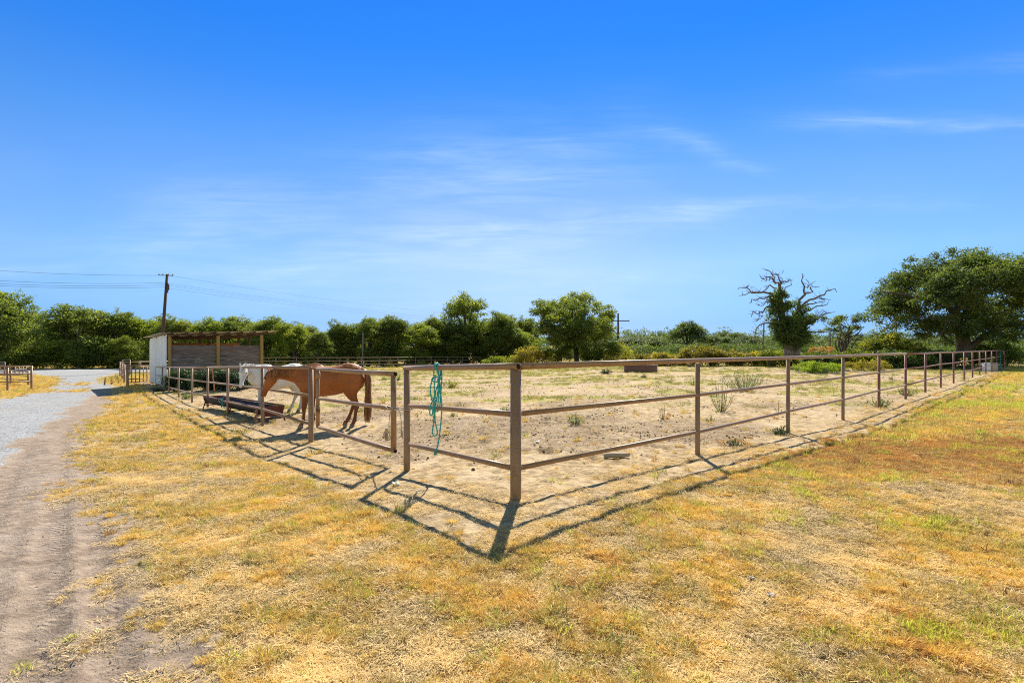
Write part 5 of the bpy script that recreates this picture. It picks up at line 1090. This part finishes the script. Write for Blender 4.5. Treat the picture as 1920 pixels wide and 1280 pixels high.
def horse(label, loc, heading, scale, neck, head, legs, coat, hair, tail_l, hoofm, grp='horses at the feed trough'):
    """local frame: +x forward, z up. neck = list of (x,y,z,hw,hh); head = (poll, dir, side); legs = foot offsets [fl, fr, hl, hr] in x"""
    mb = MB()
    loft(mb, [((-.80, 0, 1.20), .07, .09), ((-.76, 0, 1.18), .17, .20), ((-.66, 0, 1.20), .235, .275), ((-.50, 0, 1.205), .27, .305), ((-.32, 0, 1.15), .285, .335), ((-.10, 0, 1.10), .305, .345), ((.12, 0, 1.085), .31, .36),
              ((.32, 0, 1.105), .28, .38), ((.47, 0, 1.14), .235, .35), ((.60, 0, 1.15), .205, .30), ((.72, 0, 1.15), .16, .22), ((.80, 0, 1.15), .08, .12)], n=20)
    ell(mb, (.36, 0, 1.44), (.22, .06, .075)); ell(mb, (-.46, 0, 1.42), (.24, .15, .10))
    for sgn in (-1, 1): ell(mb, (-.60, sgn*.15, 1.12), (.20, .115, .27)); ell(mb, (.50, sgn*.15, 1.08), (.16, .09, .24))
    loft(mb, [(np.array(q[:3]), q[3], q[4], (q[5] if len(q) > 5 else (0, 1, 0))) for q in neck], n=16)
    poll, hd, hs = [np.array(q, float) for q in head]; hd /= np.linalg.norm(hd); hs = hs-hd*(hs@hd); hs /= np.linalg.norm(hs); fu = np.cross(hd, hs)
    if fu[2] < 0: fu = -fu
    def hp(t_, u=0.0, s_=0.0): return poll+hd*t_+fu*u+hs*s_
    loft(mb, [(hp(-.07, -.03), .05, .06, hs), (hp(-.02, -.035), .082, .10, hs), (hp(.07, -.05), .100, .135, hs), (hp(.17, -.05), .104, .140, hs), (hp(.27, -.035), .082, .112, hs), (hp(.38, -.02), .058, .082, hs), (hp(.47, -.015), .052, .070, hs), (hp(.54, -.015), .056, .066, hs), (hp(.585, -.02), .045, .05, hs), (hp(.60, -.025), .02, .02, hs)], n=16)
    for s_ in (-1, 1): ell(mb, hp(.17, .03, s_*.085), (.032, .032, .032)); ell(mb, hp(.545, .01, s_*.04), (.025, .025, .025))
    feet = []
    for i, (sgn, fx, bend) in enumerate(legs[:2]):
        y = sgn*.15; q = lambda x, z, f_: (x+fx*max(0, 1-z/1.0)**1.0*1.0*f_, y*(1-.06*(1-z)), z)
        pts = [((.52, y*.9, 1.10), .10, .17), ((.49, y*1.05, .95), .095, .135), ((.47, y, .83), .078, .100), ((.475, y, .70), .060, .075), ((.48, y, .57), .046, .055), ((.487, y, .49), .048, .053), ((.485, y, .43), .040, .042), ((.475, y, .36), .029, .032), ((.475, y, .24), .028, .032), ((.475, y, .17), .037, .042), ((.495, y, .12), .032, .034), ((.515, y, .075), .042, .044)]
        loft(mb, [((p_[0][0]+fx*(1.1-p_[0][2]), p_[0][1], p_[0][2]), p_[1]*1.15, p_[2]*1.15) for p_ in pts], n=12); feet.append((pts[-1][0][0]+fx*1.03, y))
    for i, (sgn, fx, bend) in enumerate(legs[2:]):
        y = sgn*.15
        pts = [((-.58, y*.8, 1.20), .11, .20), ((-.54, y*1.02, 1.02), .12, .205), ((-.53, y*1.05, .88), .10, .165), ((-.575, y, .75), .072, .105), ((-.635, y, .64), .05, .068), ((-.685, y, .55), .045, .058), ((-.69, y, .49), .042, .052), ((-.672, y, .41), .034, .038), ((-.655, y, .28), .030, .033), ((-.645, y, .18), .038, .044), ((-.618, y, .12), .033, .035), ((-.595, y, .075), .043, .045)]
        loft(mb, [((p_[0][0]+fx*(1.1-min(p_[0][2], 1.1)), p_[0][1], p_[0][2]), p_[1]*1.15, p_[2]*1.15) for p_ in pts], n=12); feet.append((pts[-1][0][0]+fx*1.03, y))
    # croup to dock
    loft(mb, [((-.66, 0, 1.38), .06, .07), ((-.78, 0, 1.36), .045, .05), ((-.86, 0, 1.27), .03, .035)], n=10)
    for s_ in (-1, 1):   # ears, outer shell only
        b0 = hp(-.01, .035, s_*.058); tp_e = b0-hd*.15*.75+fu*.10+hs*s_*.02
        mb.rings([ering(lerp(b0, tp_e, k_), hs, np.cross(hs, (tp_e-b0)/np.linalg.norm(tp_e-b0)), w_, w_*.5, 8) for k_, w_ in ((0, .024), (.3, .034), (.6, .028), (.85, .014), (1, .004))])
    me0 = mb.mesh('raw', coat); raw = bpy.data.objects.new('raw', me0); sc.collection.objects.link(raw)
    md = raw.modifiers.new('r', 'REMESH'); md.mode = 'VOXEL'; md.voxel_size = .0125; md.use_smooth_shade = True
    ms = raw.modifiers.new('s', 'SMOOTH'); ms.factor = .6; ms.iterations = 5
    me = bpy.data.meshes.new_from_object(raw.evaluated_get(bpy.context.evaluated_depsgraph_get())); bpy.data.objects.remove(raw); me.name = 'horse_body'
    if not len(me.materials): me.materials.append(coat)
    o = bpy.data.objects.new('horse', me); sc.collection.objects.link(o); tag(o, label, 'horse', grp)
    def part(name, m_b, mm, smooth=True):
        c = bpy.data.objects.new(name, m_b.mesh(name, mm, smooth)); sc.collection.objects.link(c); c.parent = o
    for (fx, fy) in feet:
        m_b = MB(); m_b.rings([ering((fx+dx_, fy, z), np.array((0, 1.0, 0)), np.array((1.0, 0, 0)), w_, w_*1.08, 14) for z, w_, dx_ in ((.10, .040, -.002), (.075, .047, .004), (.03, .056, .014), (-.005, .061, .02))]); part('hoof', m_b, hoofm)
    m_e = M['horse_eye']
    for s_ in (-1, 1): m_b = MB(); ell(m_b, hp(.17, .035, s_*.100), (.021, .021, .021)); part('eye', m_b, m_e)
    for s_ in (-1, 1): m_b = MB(); ell(m_b, hp(.565, .018, s_*.048), (.014, .012, .014)); part('nostril', m_b, m_e)
    # tail
    r_ = np.random.RandomState(3); m_b = MB()
    for k in range(230):
        e = r_.randn(3)*np.array((.018, .03, .01)); l_ = tail_l*(.75+.28*r_.rand()); ph = r_.randn()*.035; py_ = r_.randn()*.045
        p_ = smooth([np.array((-.80, 0, 1.36))+e*.5, np.array((-.87, 0, 1.28))+e, np.array((-.90+ph*.5, py_*.5, 1.0))+e*1.2, np.array((-.895+ph, py_, 1.34-l_*.72)), np.array((-.885+ph*.9, py_*.9, 1.34-l_))], 4)
        m_b.tube(p_, np.linspace(.009, .003, len(p_)), 4, True, r_.rand())
    part('tail', m_b, hair)
    # mane, falling on the near (left) side, and forelock
    m_b = MB(); nk = [np.array(q[:3]) for q in neck]; nh = [q[4] for q in neck]; ns_ = [np.array(q[5] if len(q) > 5 else (0, 1, 0), float) for q in neck]
    nkd = np.gradient(np.array(nk), axis=0)
    for k in range(170):
        f_ = .12+.86*k/170*(len(nk)-1); i = min(int(f_), len(nk)-2); u = f_-i; c_ = lerp(nk[i], nk[i+1], u); hh = nh[i]*(1-u)+nh[i+1]*u; dd = lerp(nkd[i], nkd[i+1], u); dd /= np.linalg.norm(dd); s_ = lerp(ns_[i], ns_[i+1], u); up_ = np.cross(dd, s_); up_ = up_ if up_[2] > 0 else -up_; up_ /= np.linalg.norm(up_)
        sd_ = s_/np.linalg.norm(s_)*(1 if coat is M['coat_red'] else -1)*(1 if r_.rand() < .85 else -1); b0 = c_+up_*(hh+.005); l_ = .16+.12*r_.rand(); bk = dd*r_.randn()*.03
        p_ = smooth([b0-up_*.02, b0+up_*.012+sd_*.02, b0-up_*.04+sd_*.075+bk, b0-up_*l_+sd_*(.10+.02*r_.rand())+bk*1.6], 3); m_b.tube(p_, np.linspace(.010, .003, len(p_)), 4, True, r_.rand())
    for k in range(26):
        b0 = hp(-.03, .04, r_.randn()*.018); p_ = smooth([b0, hp(.03, .085, r_.randn()*.02), hp(.15+.06*r_.rand(), .10, r_.randn()*.025)], 3); m_b.tube(p_, np.linspace(.008, .003, len(p_)), 4, True, r_.rand())
    part('mane', m_b, hair)
    o.location = loc; o.rotation_euler = (0, 0, heading); o.scale = (scale,)*3; return o, hp
def coatm(base, lo, mark, dark_low, spots):
    def fn(t_):
        p = objc(t_); s_ = t_.add('ShaderNodeSeparateXYZ', {0: p}); z = s_.outputs[2]; n1 = t_.noise(p, 2.2, 4); n2 = t_.noise(p, 26, 3); ns = t_.noise(t_.vmap(p, (5, 30, 14)), 6, 3)
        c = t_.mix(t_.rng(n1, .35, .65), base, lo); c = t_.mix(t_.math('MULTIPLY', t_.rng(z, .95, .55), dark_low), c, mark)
        c = t_.mix(t_.math('MULTIPLY', t_.rng(n2, .5, .68), spots), c, mark); c = t_.mix(t_.rng(ns, .4, .8, 0, .25), c, tuple(q*.7 for q in lo))
        return princ(t_, c, .52, bump=ns, bs=.15, bd=.004, spec=.25, Sheen_Weight=.06, Sheen_Roughness=.4)
    return fn
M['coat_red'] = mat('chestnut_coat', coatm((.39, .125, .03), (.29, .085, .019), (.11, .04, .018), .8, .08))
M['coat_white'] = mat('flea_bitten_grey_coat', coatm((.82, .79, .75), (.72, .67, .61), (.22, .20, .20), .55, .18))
def hairm(a, b): return lambda t_: princ(t_, t_.mix(attr(t_, 'tint'), a, b), .45, spec=.5)
M['hair_red'] = mat('chestnut_hair', hairm((.12, .04, .012), (.42, .18, .055))); M['hair_white'] = mat('white_hair', hairm((.45, .42, .38), (.78, .74, .68)))
M['hoof'] = mat('hoof_horn', lambda t_: princ(t_, t_.mix(t_.noise(wpos(t_), 20, 2), (.12, .09, .07), (.30, .23, .18)), .6)); M['horse_eye'] = mat('horse_eye', lambda t_: princ(t_, (.012, .008, .006), .15))
# chestnut, side on, facing left, neck stretched level, head hanging
x0, y0 = G(618, 800)
x0, y0 = pw(618, 11.6), 11.6
bs_ = 1.0
red, hpr = horse('chestnut horse standing side on behind the fence with its head lowered', (x0, y0, min(h1(x0-.5, y0), h1(x0+.5, y0))-.01), R(180+3), 1.0,
    [(.42, 0, 1.17, .17, .30), (.60, 0, 1.21, .15, .245), (.80, 0, 1.24, .115, .19), (1.0, 0, 1.265, .092, .150), (1.17, .01, 1.27, .080, .125), (1.30, .02, 1.25, .07, .105), (1.38, .02, 1.22, .06, .09)],
    ((1.34, .02, 1.30), (.34, .06, -.94), (0, 1, 0)), [(1, .09, 0), (-1, -.05, 0), (1, .02, 0), (-1, .26, 0)], M['coat_red'], M['hair_red'], 1.22, M['hoof'])
# white, three quarter view, walking towards the trough, face to the camera
xw, yw = pw(521, 14.7), 14.7; hw_ = math.atan2(-.64, -.77)
def rotz(v, a): return (v[0]*math.cos(a)-v[1]*math.sin(a), v[0]*math.sin(a)+v[1]*math.cos(a), v[2])
sv1, sv2, sv3 = rotz((0, 1, 0), .2), rotz((0, 1, 0), .6), rotz((0, 1, 0), .95)
whi, hpw = horse('white grey horse behind the chestnut with its face turned to the camera', (xw, yw, h1(xw, yw)-.01), hw_, 1.0,
    [(.42, 0, 1.20, .17, .30), (.58, .02, 1.27, .15, .235, sv1), (.73, .05, 1.33, .118, .18, sv1), (.85, .11, 1.375, .098, .145, sv2), (.94, .19, 1.40, .088, .125, sv2), (.98, .27, 1.41, .08, .10, sv3)],
    ((.98, .29, 1.44), rotz((.42, .0, -.90), 1.12), rotz((0, 1, 0), 1.12)), [(1, .06, 0), (-1, -.12, 0), (1, .05, 0), (-1, .22, 0)], M['coat_white'], M['hair_white'], 1.1, M['hoof'])
